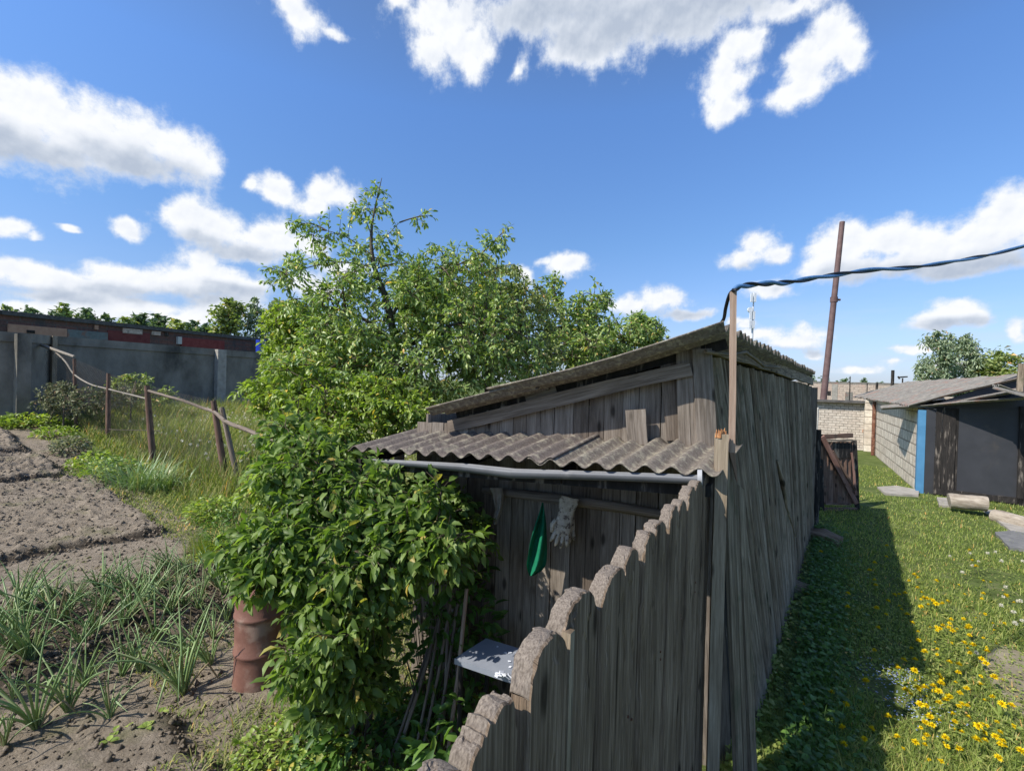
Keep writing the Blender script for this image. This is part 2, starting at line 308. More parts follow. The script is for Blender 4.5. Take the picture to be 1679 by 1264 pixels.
M_DOOR = surf('black_painted_steel', (.026, .027, .031), (.040, .041, .047), sc=2, rough=.5, bump=.06, c3=(.06, .052, .045), c3sc=1.3, c3lo=.6, c3hi=.8, spec=.4)
M_BLUE = surf('blue_paint', (.055, .175, .31), (.08, .225, .38), sc=4, rough=.6, bump=.2)
M_GATE = wood('brown_gate_wood', (.06, .036, .026), (.16, .10, .075), (.30, .21, .165), moss=(.04, .05, .045))
M_GBR = wood('red_brown_paint', (.11, .055, .042), (.22, .125, .10), (.34, .23, .20))
M_WHITE = surf('white_board', (.20, .22, .26), (.30, .32, .36), sc=3, rough=.35, bump=.1, spec=.5)
M_LOG = surf('pale_bare_log', (.20, .16, .12), (.46, .40, .32), sc=9, bump=.6, stretch=(.6, .6, 3))
M_SLAB = surf('worn_concrete_slab', (.26, .235, .20), (.42, .385, .33), sc=5, bump=.4, bsc=30)
M_CABLE = surf('blue_cable_sheath', (.045, .12, .27), (.09, .22, .42), sc=40, rough=.45, bump=.1, spec=.5)
M_BLACKC = surf('black_cable', (.012, .014, .02), (.02, .022, .03), sc=9, rough=.5, bump=0)
M_GREENC = surf('green_cloth', (.004, .10, .05), (.008, .19, .095), sc=9, rough=.8, bump=.2)
M_GLOVE = surf('dirty_cotton', (.36, .31, .24), (.60, .54, .44), sc=40, bump=.6, c3=(.14, .11, .09), c3sc=22, c3lo=.52, c3hi=.6)
M_RAG = surf('brown_grey_rag', (.20, .17, .13), (.38, .33, .27), sc=20, bump=.5)
M_PAPER = surf('white_paper', (.6, .62, .66), (.78, .8, .84), sc=9, bump=.1)
M_REDP = surf('red_paint', (.17, .035, .03), (.25, .065, .055), sc=6, bump=.2)
M_TURQ = surf('turquoise_paint', (.12, .14, .13), (.18, .205, .195), sc=6, bump=.2, c3=(.22, .13, .10), c3sc=2)
M_ORG = surf('orange_render', (.36, .20, .13), (.46, .28, .19), sc=5, bump=.2)
M_BLU2 = surf('blue_barrel_plastic', (.01, .03, .32), (.02, .06, .45), sc=3, rough=.4, bump=0, spec=.5)
M_PAINTW = surf('flaking_white_paint', (.4, .38, .34), (.6, .58, .52), sc=20, bump=.3)
M_STEELP = surf('brown_steel_pipe', (.10, .06, .055), (.17, .11, .10), sc=4, rough=.6, bump=.2)
M_GREYM = surf('light_grey_metal', (.5, .52, .55), (.7, .72, .75), sc=3, rough=.5, bump=0)
M_TAR = surf('roofing_felt', (.06, .056, .052), (.13, .122, .112), sc=6, bump=.4)

L_NEAR = leafmat('cherry_leaf_near', (0.085, 0.140, 0.031), (0.151, 0.226, 0.051), (0.273, 0.354, 0.107), .42, .45, spec=.3)
L_TREE = leafmat('cherry_leaf', (0.138, 0.219, 0.061), (0.240, 0.336, 0.097), (0.446, 0.498, 0.180), .30, .40)
L_TREE2 = leafmat('lilac_leaf', (0.154, 0.215, 0.067), (0.261, 0.316, 0.113), (0.463, 0.479, 0.211), .28, .42)
L_YEL = leafmat('bright_hedge_leaf', (0.143, 0.211, 0.032), (0.241, 0.321, 0.054), (0.395, 0.473, 0.109), .35, .42)
L_FAR = leafmat('hazed_foliage', (0.085, 0.130, 0.073), (0.144, 0.210, 0.114), (0.216, 0.285, 0.168), .2, .6, spec=.2)  # leaf colour lightened to stand for distance haze
L_BIRCH = leafmat('silvery_foliage', (0.153, 0.207, 0.128), (0.252, 0.315, 0.195), (0.396, 0.450, 0.300), .2, .6, spec=.2)
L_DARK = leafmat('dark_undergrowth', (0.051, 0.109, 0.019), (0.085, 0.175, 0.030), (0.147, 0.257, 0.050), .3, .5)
L_GRASS = leafmat('lawn_grass', (0.157, 0.219, 0.046), (0.249, 0.312, 0.071), (0.448, 0.445, 0.152), .35, .5, spec=.25)
L_MEAD = leafmat('meadow_grass', (0.114, 0.167, 0.040), (0.230, 0.277, 0.075), (0.475, 0.429, 0.180), .3, .6, spec=.2)
L_ONION = leafmat('onion_leaf', (0.144, 0.243, 0.083), (0.224, 0.330, 0.120), (0.394, 0.446, 0.204), .15, .4)
L_DRY = leafmat('dry_straw', (.24, .19, .10), (.34, .28, .16), (.44, .38, .24), .2, .7, tcol=(1.1, 1.0, .8), spec=.1)
L_YFLOW = leafmat('dandelion_yellow', (.80, .58, .010), (.86, .66, .014), (.90, .74, .02), .15, .7, tcol=(1, 1, .5), spec=.1)
L_SEED = leafmat('dandelion_seed_white', (0.688, 0.661, 0.540), (0.850, 0.821, 0.675), (1.000, 0.968, 0.821), .3, .8, tcol=(1, 1, 1), spec=.1)
L_BLUEF = leafmat('speedwell_petal', (.28, .38, .68), (.4, .5, .8), (.55, .62, .88), .2, .7, tcol=(1, 1, 1), spec=.1)
L_STALK = leafmat('grey_flower_spray', (0.1, 0.13, 0.05), (0.2, 0.22, 0.11), (0.36, 0.35, 0.23), .2, .6, tcol=(1, 1, 1), spec=.1)

# ------------------------------------------------------------------ ground
def grid(name, xs, ys, zf, m, **k):
    X, Y = np.meshgrid(xs, ys); Z = zf(X, Y); V = np.stack([X, Y, Z], -1).reshape(-1, 3); nx = len(xs); ny = len(ys)
    i = (np.arange(ny-1)[:, None]*nx+np.arange(nx-1)).ravel(); Fc = np.stack([i, i+1, i+nx+1, i+nx], 1)
    return link(name, fastmesh(name, V, Fc, True), m)
m, T, b = base('earth_under_grass'); tcg = T.new('ShaderNodeTexCoord').outputs['Object']
col = T.ramp(T.noise(tcg, 3, 9, .65), [(.3, (.06, .08, .022)), (.55, (.11, .145, .04)), (.75, (.19, .18, .095))])
T.l.new(col, b.inputs['Base Color']); b.inputs['Roughness'].default_value = .95; b.inputs['Specular IOR Level'].default_value = .1
bn = T.new('ShaderNodeBump'); bn.inputs['Strength'].default_value = .8; bn.inputs['Distance'].default_value = .04; T.l.new(T.noise(tcg, 22, 8, .7), bn.inputs['Height']); T.l.new(bn.outputs[0], b.inputs['Normal'])
M_EARTH = m
xs = np.concatenate([-np.geomspace(500, 20, 14), np.arange(-19, 20, .4), np.geomspace(20, 500, 14)])
ys = np.concatenate([[-60, -25, -12], np.arange(-6, 26, .4), np.geomspace(26.5, 900, 18)])
def ground_z(X, Y):
    p = X*.593+Y*.805; q = -.805*X+.593*Y; ins = (p > -4) & (p < 2.95) & (q > 1.6) & (q < 19.5)
    return gz(X)+(fbm(X*1.2, Y*1.2, 3, 5)-.5)*.03*(np.hypot(X, Y) < 40)-.10*ins
tag(grid('ground', xs, ys, ground_z, M_EARTH), kind='structure')

m, T, b = base('garden_soil'); tcg = T.new('ShaderNodeTexCoord').outputs['Object']; at = T.new('ShaderNodeAttribute'); at.attribute_name = 'soil_tone'
dry = T.ramp(T.noise(tcg, 11, 10, .7), [(.3, (.185, .15, .11)), (.7, (.35, .29, .22))]); dark_soil = T.ramp(T.noise(tcg, 26, 9, .7), [(.3, (.05, .040, .030)), (.7, (.15, .118, .086))])
sn = T.math('ADD', at.outputs['Fac'], T.math('MULTIPLY', T.math('SUBTRACT', T.noise(tcg, 7, 7, .65), .5), .9))
col = T.mix(T.sstep(sn, .3, .75), dry, dark_soil); col = T.mix(T.math('MULTIPLY', T.sstep(T.noise(tcg, 2.2, 6, .6), .55, .72), .5), col, (.13, .14, .05))
T.l.new(col, b.inputs['Base Color']); b.inputs['Roughness'].default_value = 1; b.inputs['Specular IOR Level'].default_value = .08
bn = T.new('ShaderNodeBump'); bn.inputs['Strength'].default_value = 1; bn.inputs['Distance'].default_value = .03; T.l.new(T.noise(tcg, 42, 9, .72), bn.inputs['Height']); T.l.new(bn.outputs[0], b.inputs['Normal'])
M_SOIL = m
ss = lambda x, a, b: (lambda t: t*t*(3-2*t))(np.clip((x-a)/(b-a), 0, 1))
def soil_profile(p, q):
    w = (fbm(p*1.5, q*1.5, 3, 11)-.5)
    pe = p+w*.35; qe = q+w*.3
    front = ss(qe, 2.7, 3.0)*(1-ss(qe, 3.75, 3.95))*(1-ss(pe, 1.05, 1.3))       # small pale bed at the front
    onion = ss(qe, 4.75, 5.0)*(1-ss(qe, 6.3, 6.6))*(1-ss(pe, 2.2, 2.5))
    pale = ss(qe, 6.7, 6.9)*(1-ss(qe, 8.0, 8.1))*(1-ss(pe, 2.3, 2.6))
    dug = ss(qe, 8.15, 8.35)*(1-ss(qe, 12.0, 12.3))*(1-ss(pe, 2.35, 2.65))
    dug2 = ss(qe, 12.35, 12.6)*(1-ss(qe, 14.4, 14.8))*(1-ss(pe, 1.9, 2.2)); dug3 = ss(qe, 15, 15.3)*(1-ss(qe, 18, 18.4))*(1-ss(pe, 1.7, 2.0))
    h = .13*front+.16*onion+.07*pale+.14*dug+.16*dug2+.16*dug3
    cl = np.maximum(0, fbm(p*9, q*9, 4, 21)-.45); rough = .2+1.1*onion+.55*dug+1.1*dug2+1.1*dug3+.2*front
    h = h+cl*.16*rough+(fbm(p*25, q*25, 3, 31)-.5)*.028*(rough+.4)+(fbm(p*3, q*3, 3, 41)-.5)*.05
    edge = np.abs(onion-.5) < .42
    soil_tone = np.clip(.75*onion+.22*(dug+dug2+dug3)+.0*front, 0, 1)
    for e in (front, dug, dug2, dug3): soil_tone = np.maximum(soil_tone, np.clip(4*e*(1-e), 0, 1)*.75)  # bed edges take the darker soil colour too
    return h, soil_tone
ps = np.arange(-3.6, 3.2, .028); qs = np.arange(1.7, 19.3, .04); P_, Qq = np.meshgrid(ps, qs)
hh, dm = soil_profile(P_, Qq); X = A_[0]*P_+Q_[0]*Qq; Y = A_[1]*P_+Q_[1]*Qq
fade = np.minimum(np.minimum(ss(P_, -3.6, -3.3), 1-ss(P_, 2.85, 3.15)), np.minimum(ss(Qq, 1.75, 2.1), 1-ss(Qq, 18.9, 19.2)))
Z = gz(X)-.03+(hh+.03)*fade-.06*(1-fade)
Vs = np.stack([X, Y, Z], -1).reshape(-1, 3); nx = len(ps); i = (np.arange(len(qs)-1)[:, None]*nx+np.arange(nx-1)).ravel()
me = fastmesh('garden_soil', Vs, np.stack([i, i+nx, i+nx+1, i+1], 1), True); a_ = me.attributes.new('soil_tone', 'FLOAT', 'POINT'); a_.data.foreach_set('value', dm.ravel().astype(np.float32))
tag(link('garden_soil', me, M_SOIL), kind='structure')
def soil_z(x, y):
    p = x*A_[0]+y*A_[1]; q = x*Q_[0]+y*Q_[1]
    if -3.5 < p < 2.9 and 2 < q < 19: return float(gz(x))+float(soil_profile(np.array(p), np.array(q))[0])
    return float(gz(x))
# bare earth patches right
def patch(name, pts, m, h=.004, th=.05):
    pts = [np.array(p, float) for p in pts]; c = sum(pts)/len(pts); out = []
    for i in range(len(pts)):
        a, b2 = pts[i], pts[(i+1) % len(pts)]
        for t in np.linspace(0, 1, 7)[:-1]:
            p = a+(b2-a)*t; p = p+(p-c)*(random.random()-.5)*.05; out.append((p[0], p[1], h))
    mb = MB(); n = len(out); lo = [(x, y, z-th) for x, y, z in out]
    mb.loft([lo, out], True, True); return mb.build(name, m)
tag(patch('dirt_path', [G(1605, 1085), G(1640, 1060), G(1760, 1100), G(1800, 1230), G(1700, 1200), G(1625, 1125)], surf('trodden_dirt', (.17, .14, .09), (.30, .26, .18), sc=6, bump=.6), .022), kind='structure')
tag(patch('paving_slab', [G(1438, 801), G(1470, 799), G(1507, 806), G(1506, 815), G(1452, 812)], M_SLAB, .05), 'pale concrete slab in the grass at the foot of the blue corner', 'slab')
tag(patch('paving_slab', [G(1536, 818), G(1600, 822), G(1606, 836), G(1540, 831)], M_SLAB, .045), 'narrow pale doorstep slab under the lying log', 'slab')
tag(patch('paving_slab', [G(1612, 838), G(1640, 840), G(1720, 880), G(1700, 905), G(1650, 868)], M_SLAB, .045), 'pale concrete slab right of the log, reaching the frame edge', 'slab')
tag(patch('roofing_sheet', [G(1630, 876), G(1660, 874), G(1730, 886), G(1720, 910), G(1655, 902)], surf('grey_felt', (.13, .13, .13), (.22, .215, .20), sc=8, bump=.3), .05), 'dark grey flat sheet lying in the grass below the slab', 'sheet')
# ------------------------------------------------------------------ shed
shed = empty('wooden_shed', (1.3, 2.97, 0), 'long weathered grey plank shed with a sloping corrugated roof and a lean-to in front', 'shed')
def lerp(a, b, t): return np.asarray(a)+(np.asarray(b)-np.asarray(a))*t
ST0, ST1 = U(1150, 583, 2.97), U(1329, 634, 8.05)         # top line of the side wall
SB0, SB1 = G(1226, 1290), G(1333, 871)
SB0 = np.array([1.60, 2.98, 0.]); ndir = nrm(np.array([.805, -.593, .08]))
mb = MB(); t = 0.0; k = 0; nb = 0
while t < .995:
    w = (.085+.05*random.random())/6.6; 
    if 12 <= nb < 14: w = .17/6.6
    t1 = min(1, t+w); tm = (t+t1)/2
    fan = .055*max(0, 1-tm/.42)
    top = lerp(ST0, ST1, tm)+UPV*(.012*random.random()); bot = lerp(SB0, SB1, min(1, tm+fan*(1-.0*tm)))
    bot[2] = -.03 if tm > .35 else .04+.06*random.random()
    wob = .006+.010*(random.random() < .3)
    mb.board(top, bot, (t1-t)*6.6*.78, ndir, th=.02, rows=14, cols=4, convex=.010+.020*random.random(), wob=wob, skew=.03*(random.random()-.5), w2=(t1-t)*6.6*(.62+.2*random.random()) if tm < .42 else None, wdir=A_)
    t = t1; nb += 1
mb.build('side_wall', M_SIDE, shed)
# dark sheet behind the slabs stands for the shade in their gaps
inn = -ndir*.06
mb = MB(); mb.hexa([SB0+inn-ndir*.02, SB1+inn-ndir*.02, SB1+inn, SB0+inn, ST0+inn-ndir*.02, ST1+inn-ndir*.02, ST1+inn, ST0+inn]); mb.build('dark_gap_backing', M_DARK, shed)
# front (gable) wall, boards of stepped height
GD = nrm(np.array([-.93, .365, 0])); GC = np.array([1.2276, 2.97, 0]); GN = nrm(np.array([-.365, -.93, 0]))
P1 = U(1187, 533, 2.60); PM = U(1000, 576, 2.93); P0 = U(703, 671, 3.40)            # verge line, high to low; it stands well forward of the wall
def on_wall(P): k = np.dot(GC-P, GN)/np.dot(A_, GN); return float(np.dot(P+A_*k-GC, GD))
def verge_z(s): return float(np.interp(s, [on_wall(P1), on_wall(PM), on_wall(P0)], [P1[2], PM[2], P0[2]]))
mb = MB(); s = .10; steps = []
while s < 2.06:
    w = .10+.05*random.random(); sm = s+w/2; c = GC+GD*sm
    gap = .11+.07*vn(sm*7, 0, 3) if sm < 1.1 else .07+.04*random.random()
    zt = verge_z(sm)-gap-.03; off = GN*(.006*random.random())
    mb.board(c+UPV*zt+off, c+UPV*-.02+off, w*.965, GN, th=.022, rows=10, cols=3, wob=.003, skew=0, wdir=GD); s += w
mb.build('front_wall', M_GAB, shed)
mb = MB(); mb.board(U(1127, 556, 2.93), np.array([1.30, 2.95, -.02]), .15, GN, th=.03, rows=12, cols=4, wob=.006, convex=.004)
mb.board(U(1098, 590, 3.0)+GN*.0, U(1108, 722, 3.0)+GN*.0, .12, GN, th=.025, rows=8)
mb.build('corner_board', M_GAB, shed)
mb = MB(); mb.board(U(1152, 572, 2.90)+GN*.01, np.array([1.42, 2.93, -.02]), .12, nrm(GN+ndir*.3), th=.03, rows=12, cols=4, wob=.006, convex=.006); mb.build('corner_board', M_GAB, shed)
mb = MB(); mb.board(U(1133, 603, 2.90), U(735, 699, 3.62), .095, GN, th=.03, rows=24, cols=3, wob=.010, convex=.003); mb.build('sloping_batten', M_BAT, shed)
mb = MB(); mb.board(U(1041, 672, 3.02), U(1046, 730, 3.02), .13, GN, th=.02, rows=5, wob=.004); mb.build('patch_board', M_GAB, shed)
mb = MB(); mb.board(U(912, 640, 3.3), U(862, 655, 3.39), .075, GN, th=.02, rows=5, wob=.004); mb.build('patch_board', M_GAB, shed)
mb = MB(); mb.tube([U(792, 803, 3.46), U(900, 816, 3.28), U(1010, 830, 3.09), U(1126, 850, 2.9)], [.028, .035, .034, .03], 8, jit=.35)
mb.build('hanging_rail', M_BAT, shed)
# back walls so that the shed is closed
GL = GC+GD*2.06; FR_ = np.array([SB1[0], SB1[1], 0]); FL_ = FR_+GD*2.0
mb = MB()
for (a, b, za, zb) in ((GL, FL_, P0[2]-.06, P0[2]-.08), (FL_, FR_, P0[2]-.08, ST1[2])):
    L = np.linalg.norm(b-a); n = int(L/.14); d = (b-a)/L; nn = nrm(np.cross(UPV, d))
    if np.dot(nn, (a+b)/2-(GL+FR_)/2) < 0: nn = -nn
    for i in range(n):
        c = a+d*(i+.5)*L/n; mb.board(c+UPV*(za+(zb-za)*(i+.5)/n), c-UPV*.02, L/n*.97, nn, rows=4, cols=1, wdir=d)
mb.build('rear_wall', M_GAB, shed)
# main roof: corrugated sheets, waves run down the slope
PF1 = U(1337, 611, 8.2); DV = PF1-P1
def corrugated(A0, A1, DVv, n, amp, th, rows=8, seg=8, phase=0, jagend=0, sag=None, upn=UPV):
    """A0->A1 is the slope direction, waves are counted along DVv"""
    mb = MB(); cols = n*seg; tt = np.linspace(0, 1, int(cols)+1); w = amp*np.cos(2*math.pi*(tt*n+phase)); R = []
    V = []; nc = len(tt)
    for side in (0, 1):
        for r in range(rows+1):
            t_ = r/rows; a = np.asarray(A0)+(np.asarray(A1)-np.asarray(A0))*t_ + (sag(t_) if sag else 0)
            e = 0
            P = a+tt[:, None]*DVv+w[:, None]*upn-upn*(th*side)
            if jagend and r in (0, rows): P = P+nrm(np.asarray(A1)-np.asarray(A0))*((fbm(tt*n*.5, tt*0+r, 3, 8)-.5)*jagend)[:, None]
            V.append(P)
    V = np.concatenate(V); N = (rows+1)*nc; Fc = []
    for r in range(rows):
        for c in range(nc-1):
            i = r*nc+c; Fc.append((i, i+1, i+nc+1, i+nc)); Fc.append((N+i, N+i+nc, N+i+nc+1, N+i+1))
    for c in range(nc-1):
        Fc.append((c, N+c, N+c+1, c+1)); j = rows*nc+c; Fc.append((j, j+1, N+j+1, N+j))
    for r in range(rows):
        i = r*nc; Fc.append((i, i+nc, N+i+nc, N+i)); i = r*nc+nc-1; Fc.append((i, N+i, N+i+nc, i+nc))
    mb.add(V, Fc, V, 0, True); return mb
lowV = P0-GD*.0; UP1 = U(800, 641, 3.22)
mb = corrugated(P1, UP1, DV, 44, .026, .009, rows=5, sag=lambda t: UPV*(-.03*math.sin(math.pi*t)), jagend=.05); mb.build('roof_sheet', M_SLATE2, shed)
mb = corrugated(U(872, 630, 3.12), U(701, 673, 3.42), DV*.99, 44, .026, .009, rows=4, jagend=.08); mb.build('roof_sheet', M_SLATE2, shed)
mb = MB(); mb.board(lerp(P1, P0, .02)-UPV*.07+A_*.30, P0-UPV*.06+A_*.30, .06, GN, th=.04, rows=10, wob=.004); mb.build('rafter', M_DARK, shed)
# eaves board and battens of the side wall
E0 = U(1147, 562, 2.93); E1 = U(1330, 626, 8.1)
mb = MB(); mb.board(E0+ndir*.03, lerp(E0, E1, .40)+ndir*.04, .11, ndir, th=.03, rows=14, wob=.01, convex=.01); mb.board(lerp(E0, E1, .40)+ndir*.05, E1+ndir*.03, .12, ndir, th=.03, rows=14, wob=.01)
mb.build('eaves_board', M_SIDE, shed)
c0 = [U(1148, 577, 2.84), U(1190, 583, 3.05), U(1215, 578, 3.3), U(1232, 590, 3.55), U(1246, 601, 3.9), U(1272, 603, 4.3)]
mb = MB(); mb.tube([p+ndir*.03 for p in c0], .012, 6); mb.build('twisted_wire', M_SIDE, shed)
mb = MB(); mb.board(U(1327, 632, 8.2), U(1333, 610, 8.2)+UPV*.0, .05, ndir, th=.03); mb.build('roof_stub', M_DARK, shed)
# diagonal splintered strip hanging on the wall
mb = MB(); mb.tube([U(1268, 755, 4.5)+ndir*.03, U(1276, 790, 4.6)+ndir*.04, U(1284, 830, 4.7)+ndir*.03, U(1300, 880, 5.0)+ndir*.03], [.012, .022, .014, .005], 7, jit=.7); mb.build('loose_bark_strip', M_SIDE, shed)

# lean-to roof
FR, FL = U(1169, 774, 2.36), U(570, 737, 3.36)
BR, BL = FR+A_*.64+UPV*.095, FL+A_*.66+UPV*.095
lt = empty('lean_to_roof', lerp(FR, FL, .5)*[1, 1, 0], 'low grey corrugated lean-to roof with a grey gutter, fixed below the shed gable', 'roof')
dl = FL-FR
def ltsheet(s0, s1, n, ph, lift, b0=0):
    a0 = lerp(FR, FL, s0)+UPV*lift; a1 = lerp(BR, BL, s0)+UPV*lift; a0 = a0-(a1-a0)*b0
    return corrugated(a0, a1, dl*(s1-s0), n, .020, .008, rows=10, seg=12, phase=ph, upn=nrm(np.cross(a1-a0, dl))*1.0 if nrm(np.cross(a1-a0, dl))[2] > 0 else -nrm(np.cross(a1-a0, dl)))
NW = 18.0
ltsheet(-.012, .42, NW*.432, .30, 0).build('corrugated_sheet', M_SLATE2, lt)
ltsheet(.353, 1.0, NW*.647, (.30+NW*.365) % 1, .014, .008).build('corrugated_sheet', M_SLATE, lt)
# gutter: half pipe, sagging, closed end
gp = [U(604, 756, 3.24), U(680, 760, 3.1), U(760, 765, 2.95), U(840, 774, 2.80), U(905, 776, 2.70), U(1000, 779, 2.56), U(1080, 782, 2.45), U(1148, 785, 2.365)]
R = []
d = nrm(gp[-1]-gp[0]); bk = nrm(np.array([-d[1], d[0], 0])); bk = bk if bk[1] > 0 else -bk
for i, p in enumerate(gp):
    th = np.linspace(math.pi*1.02, math.pi*2.10, 11); r = (.030, .036, .043, .048, .044, .041, .040, .040)[i]; tw = -.22
    arc = [p+bk*(math.cos(a+tw)*r)+UPV*(math.sin(a+tw)*r+.01) for a in th]; arc2 = [p+bk*(math.cos(a+tw)*(r-.003))+UPV*(math.sin(a+tw)*(r-.003)+.01) for a in th[::-1]]
    R.append(arc+arc2)
mb = MB(); mb.loft(R, True, True, sm=True); gut = mb.build('gutter', M_GUT, lt)
mb = MB(); mb.tube([gp[-1]-d*.012+UPV*.006, gp[-1]+d*.010+UPV*.006], .042, 16); mb.build('gutter_end_cap', surf('pale_plastic_cap', (.3, .3, .3), (.42, .42, .42), rough=.4, bump=0), gut)
for t in (.03, .35, .66, .97):
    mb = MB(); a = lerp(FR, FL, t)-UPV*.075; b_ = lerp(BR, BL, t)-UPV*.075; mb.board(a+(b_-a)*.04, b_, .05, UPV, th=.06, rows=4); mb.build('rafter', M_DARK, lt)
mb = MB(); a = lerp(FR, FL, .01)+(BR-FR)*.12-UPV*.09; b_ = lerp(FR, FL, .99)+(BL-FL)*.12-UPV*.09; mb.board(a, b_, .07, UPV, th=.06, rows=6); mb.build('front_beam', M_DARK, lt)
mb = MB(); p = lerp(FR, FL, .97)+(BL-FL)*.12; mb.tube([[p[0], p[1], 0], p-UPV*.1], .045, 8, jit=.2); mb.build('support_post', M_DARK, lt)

# ------------------------------------------------------------------ picket fence in front
fence = empty('picket_fence', (.3, 1.2, 0), 'tall weathered board fence with rounded tops, close in front of the camera', 'fence')
FD = nrm(np.array([.6208, 1, 0])); FNn = nrm(np.array([1, -.6208, 0]))     # along, outward (towards lawn)
edges = [.40, .563, .675, .818, .966, 1.134, 1.308, 1.44, 1.573, 1.74, 1.885, 2.03, 2.20, 2.39, 2.58]
tops = {}
def picket(y0, y1, ztop, kind=0, thick=.042, out=0, seed=0):
    x0 = .6208*y0-.477; x1 = .6208*y1-.477; a = np.array([x0, y0, 0]); b = np.array([x1, y1, 0]); Lw = np.linalg.norm(b-a); g_ = .008
    nu, nv, nt = 30, 70, 12; us = .5-.5*np.cos(np.linspace(0, math.pi, nu+1)); hw = (.078+.012*vn(seed, 4.4, 2))*min(1.1, Lw/.15)
    def top(u):
        c_ = math.sqrt(max(0, 1-(abs(2*u-1)*.985)**2.3))
        if kind == 1: zt = ztop-.035-hw*(1-c_)*.9-.05*max(0, .75-u)+.030*(vn(u*8, seed, 5)-.5)+.022*(vn(u*26, seed, 6)-.5)      # broken top
        else: zt = ztop-hw*(1-c_)*(1+.25*(vn(seed, 1.5, 3)-.5))
        return zt+.003*(vn(u*14, seed+.5, 7)-.5)
    zt = np.array([top(u) for u in us]); mb = MB(); off = FNn*out; sd = random.random()*60
    rows = []
    for j in range(nv+1):
        v = (j/nv)**1.5                                         # rows closer near the top
        row = []
        for i, u in enumerate(us):
            z = zt[i]*(1-v)+(-.02)*v; uu = g_+u*(Lw-2*g_)
            gro = -.0042*max(0, fbm(u*Lw*95+seed*9, z*2.2, 3, 3)-.42)*3 - .004*float(vn(u*Lw*40+seed, z*5, 4) > .72)*(.5+vn(z*3, seed)) + (vn(z*14, seed+i, 9)-.5)*.002*(i in (0, nu))
            if j == 0: gro -= .004
            row.append(a+FD*(uu+(vn(z*11, seed+(i > 9), 12)-.5)*.004*(i in (0, nu)))+off+FNn*gro+UPV*z)
        rows.append(row)
    V = np.array(rows); g = [[(z_[2]*1.0+sd, us[i]*Lw+sd, sd) for i, z_ in enumerate(r)] for r in V]
    Fq = []
    for j in range(nv):
        for i in range(nu): k0 = j*(nu+1)+i; Fq.append((k0, k0+nu+1, k0+nu+2, k0+1))
    mb.add(V.reshape(-1, 3), Fq, np.array(g).reshape(-1, 3), 0, False)
    # end grain top
    T_ = []; 
    for q in range(nt+1):
        w_ = q/nt; r = []
        for i, u in enumerate(us):
            P = V[0][i]-FNn*(thick*w_); edge_ = (q in (0, nt))
            dz = ((fbm(u*Lw*180+seed, w_*thick*180, 2, 15)-.5)*.0018-.004*float(vn(u*Lw*120+seed, w_*1.5, 18) > .84))*(0 < q)-.003*abs(2*w_-1)**4+(.005*(vn(u*Lw*90, w_*3, 19)-.4) if kind == 1 else 0)
            r.append(P+UPV*dz)
        T_.append(r)
    T_ = np.array(T_); Fq = []
    for q in range(nt):
        for i in range(nu): k0 = q*(nu+1)+i; Fq.append((k0, k0+1, k0+nu+2, k0+nu+1))
    mb.add(T_.reshape(-1, 3), Fq, None, 1, False)
    # sides and back
    for i in (0, nu):
        fr = V[:, i]; bk_ = V[:, i]-FNn*thick; bk_[0] = T_[nt][i]; vv = np.concatenate([fr, bk_]); n = nv+1
        Fs = [(j, j+1, n+j+1, n+j) if i == nu else (j+1, j, n+j, n+j+1) for j in range(nv)]
        mb.add(vv, Fs, [(p[2]+sd, (k >= n)*thick+sd+i, sd) for k, p in enumerate(vv)], 0)
    bt_ = T_[nt]; lo_ = V[-1]-FNn*thick; vv = np.concatenate([bt_, lo_]); n = nu+1
    mb.add(vv, [(i, n+i, n+i+1, i+1) for i in range(nu)], [(p[2]+sd, (k % n)/nu*Lw+sd, sd) for k, p in enumerate(vv)], 0)
    return mb
zt_ = [1.90, 1.915, 1.945, 1.955, 1.965, 1.955, 1.955, 1.965, 1.955, 1.975, 1.96, 1.985, 1.975, 1.99, 1.98, 1.98]
for i in range(len(edges)-1):
    kd = 1 if i == 2 else 0
    mb = picket(edges[i], edges[i+1], zt_[i], kd, .037+.005*random.random(), .012*(i % 2)+random.random()*.014, i*3.7)
    o_ = mb.build('fence_board', [M_FEN, M_END], fence)
    for zn in (1.46, 1.43, .52):
        yn = edges[i]+(edges[i+1]-edges[i])*(.3+.4*random.random()); pn = np.array([.6208*yn-.477, yn, zn+.02*random.random()])+FNn*.007; mb = MB(); mb.tube([pn, pn+FNn*.004], [.0045, .004], 8); mb.build('nail_head', M_RUST, o_)
# a narrow pale strip stands for the sunlit edge at one joint
mb = MB(); yb = .985; pb = np.array([.6208*yb-.477, yb, 0])+FNn*.012
mb.board(pb+UPV*1.915, pb-UPV*.02, .022, FNn, th=.02, rows=20, cols=2, wob=.002, wdir=FD); mb.build('lit_edge_strip', M_PALE, fence)
mb = MB(); q_ = np.array([.6208*2.66-.477, 2.66, 0])-FNn*.05; mb.board(q_+UPV*1.80, q_-UPV*.02, .13, FNn, th=.08, rows=8, wdir=FD); mb.build('dark_gap_board', M_DARK, fence)  # dark board added where the gap beside the shed is only shade
for z in (.5, 1.45):
    mb = MB(); a = np.array([.6208*.4-.477, .4, z])-FNn*.055; b_ = np.array([.6208*2.6-.477, 2.6, z])-FNn*.055; mb.board(a, b_, .08, -FNn, th=-.04, rows=4); mb.build('rail', M_DARK, fence)
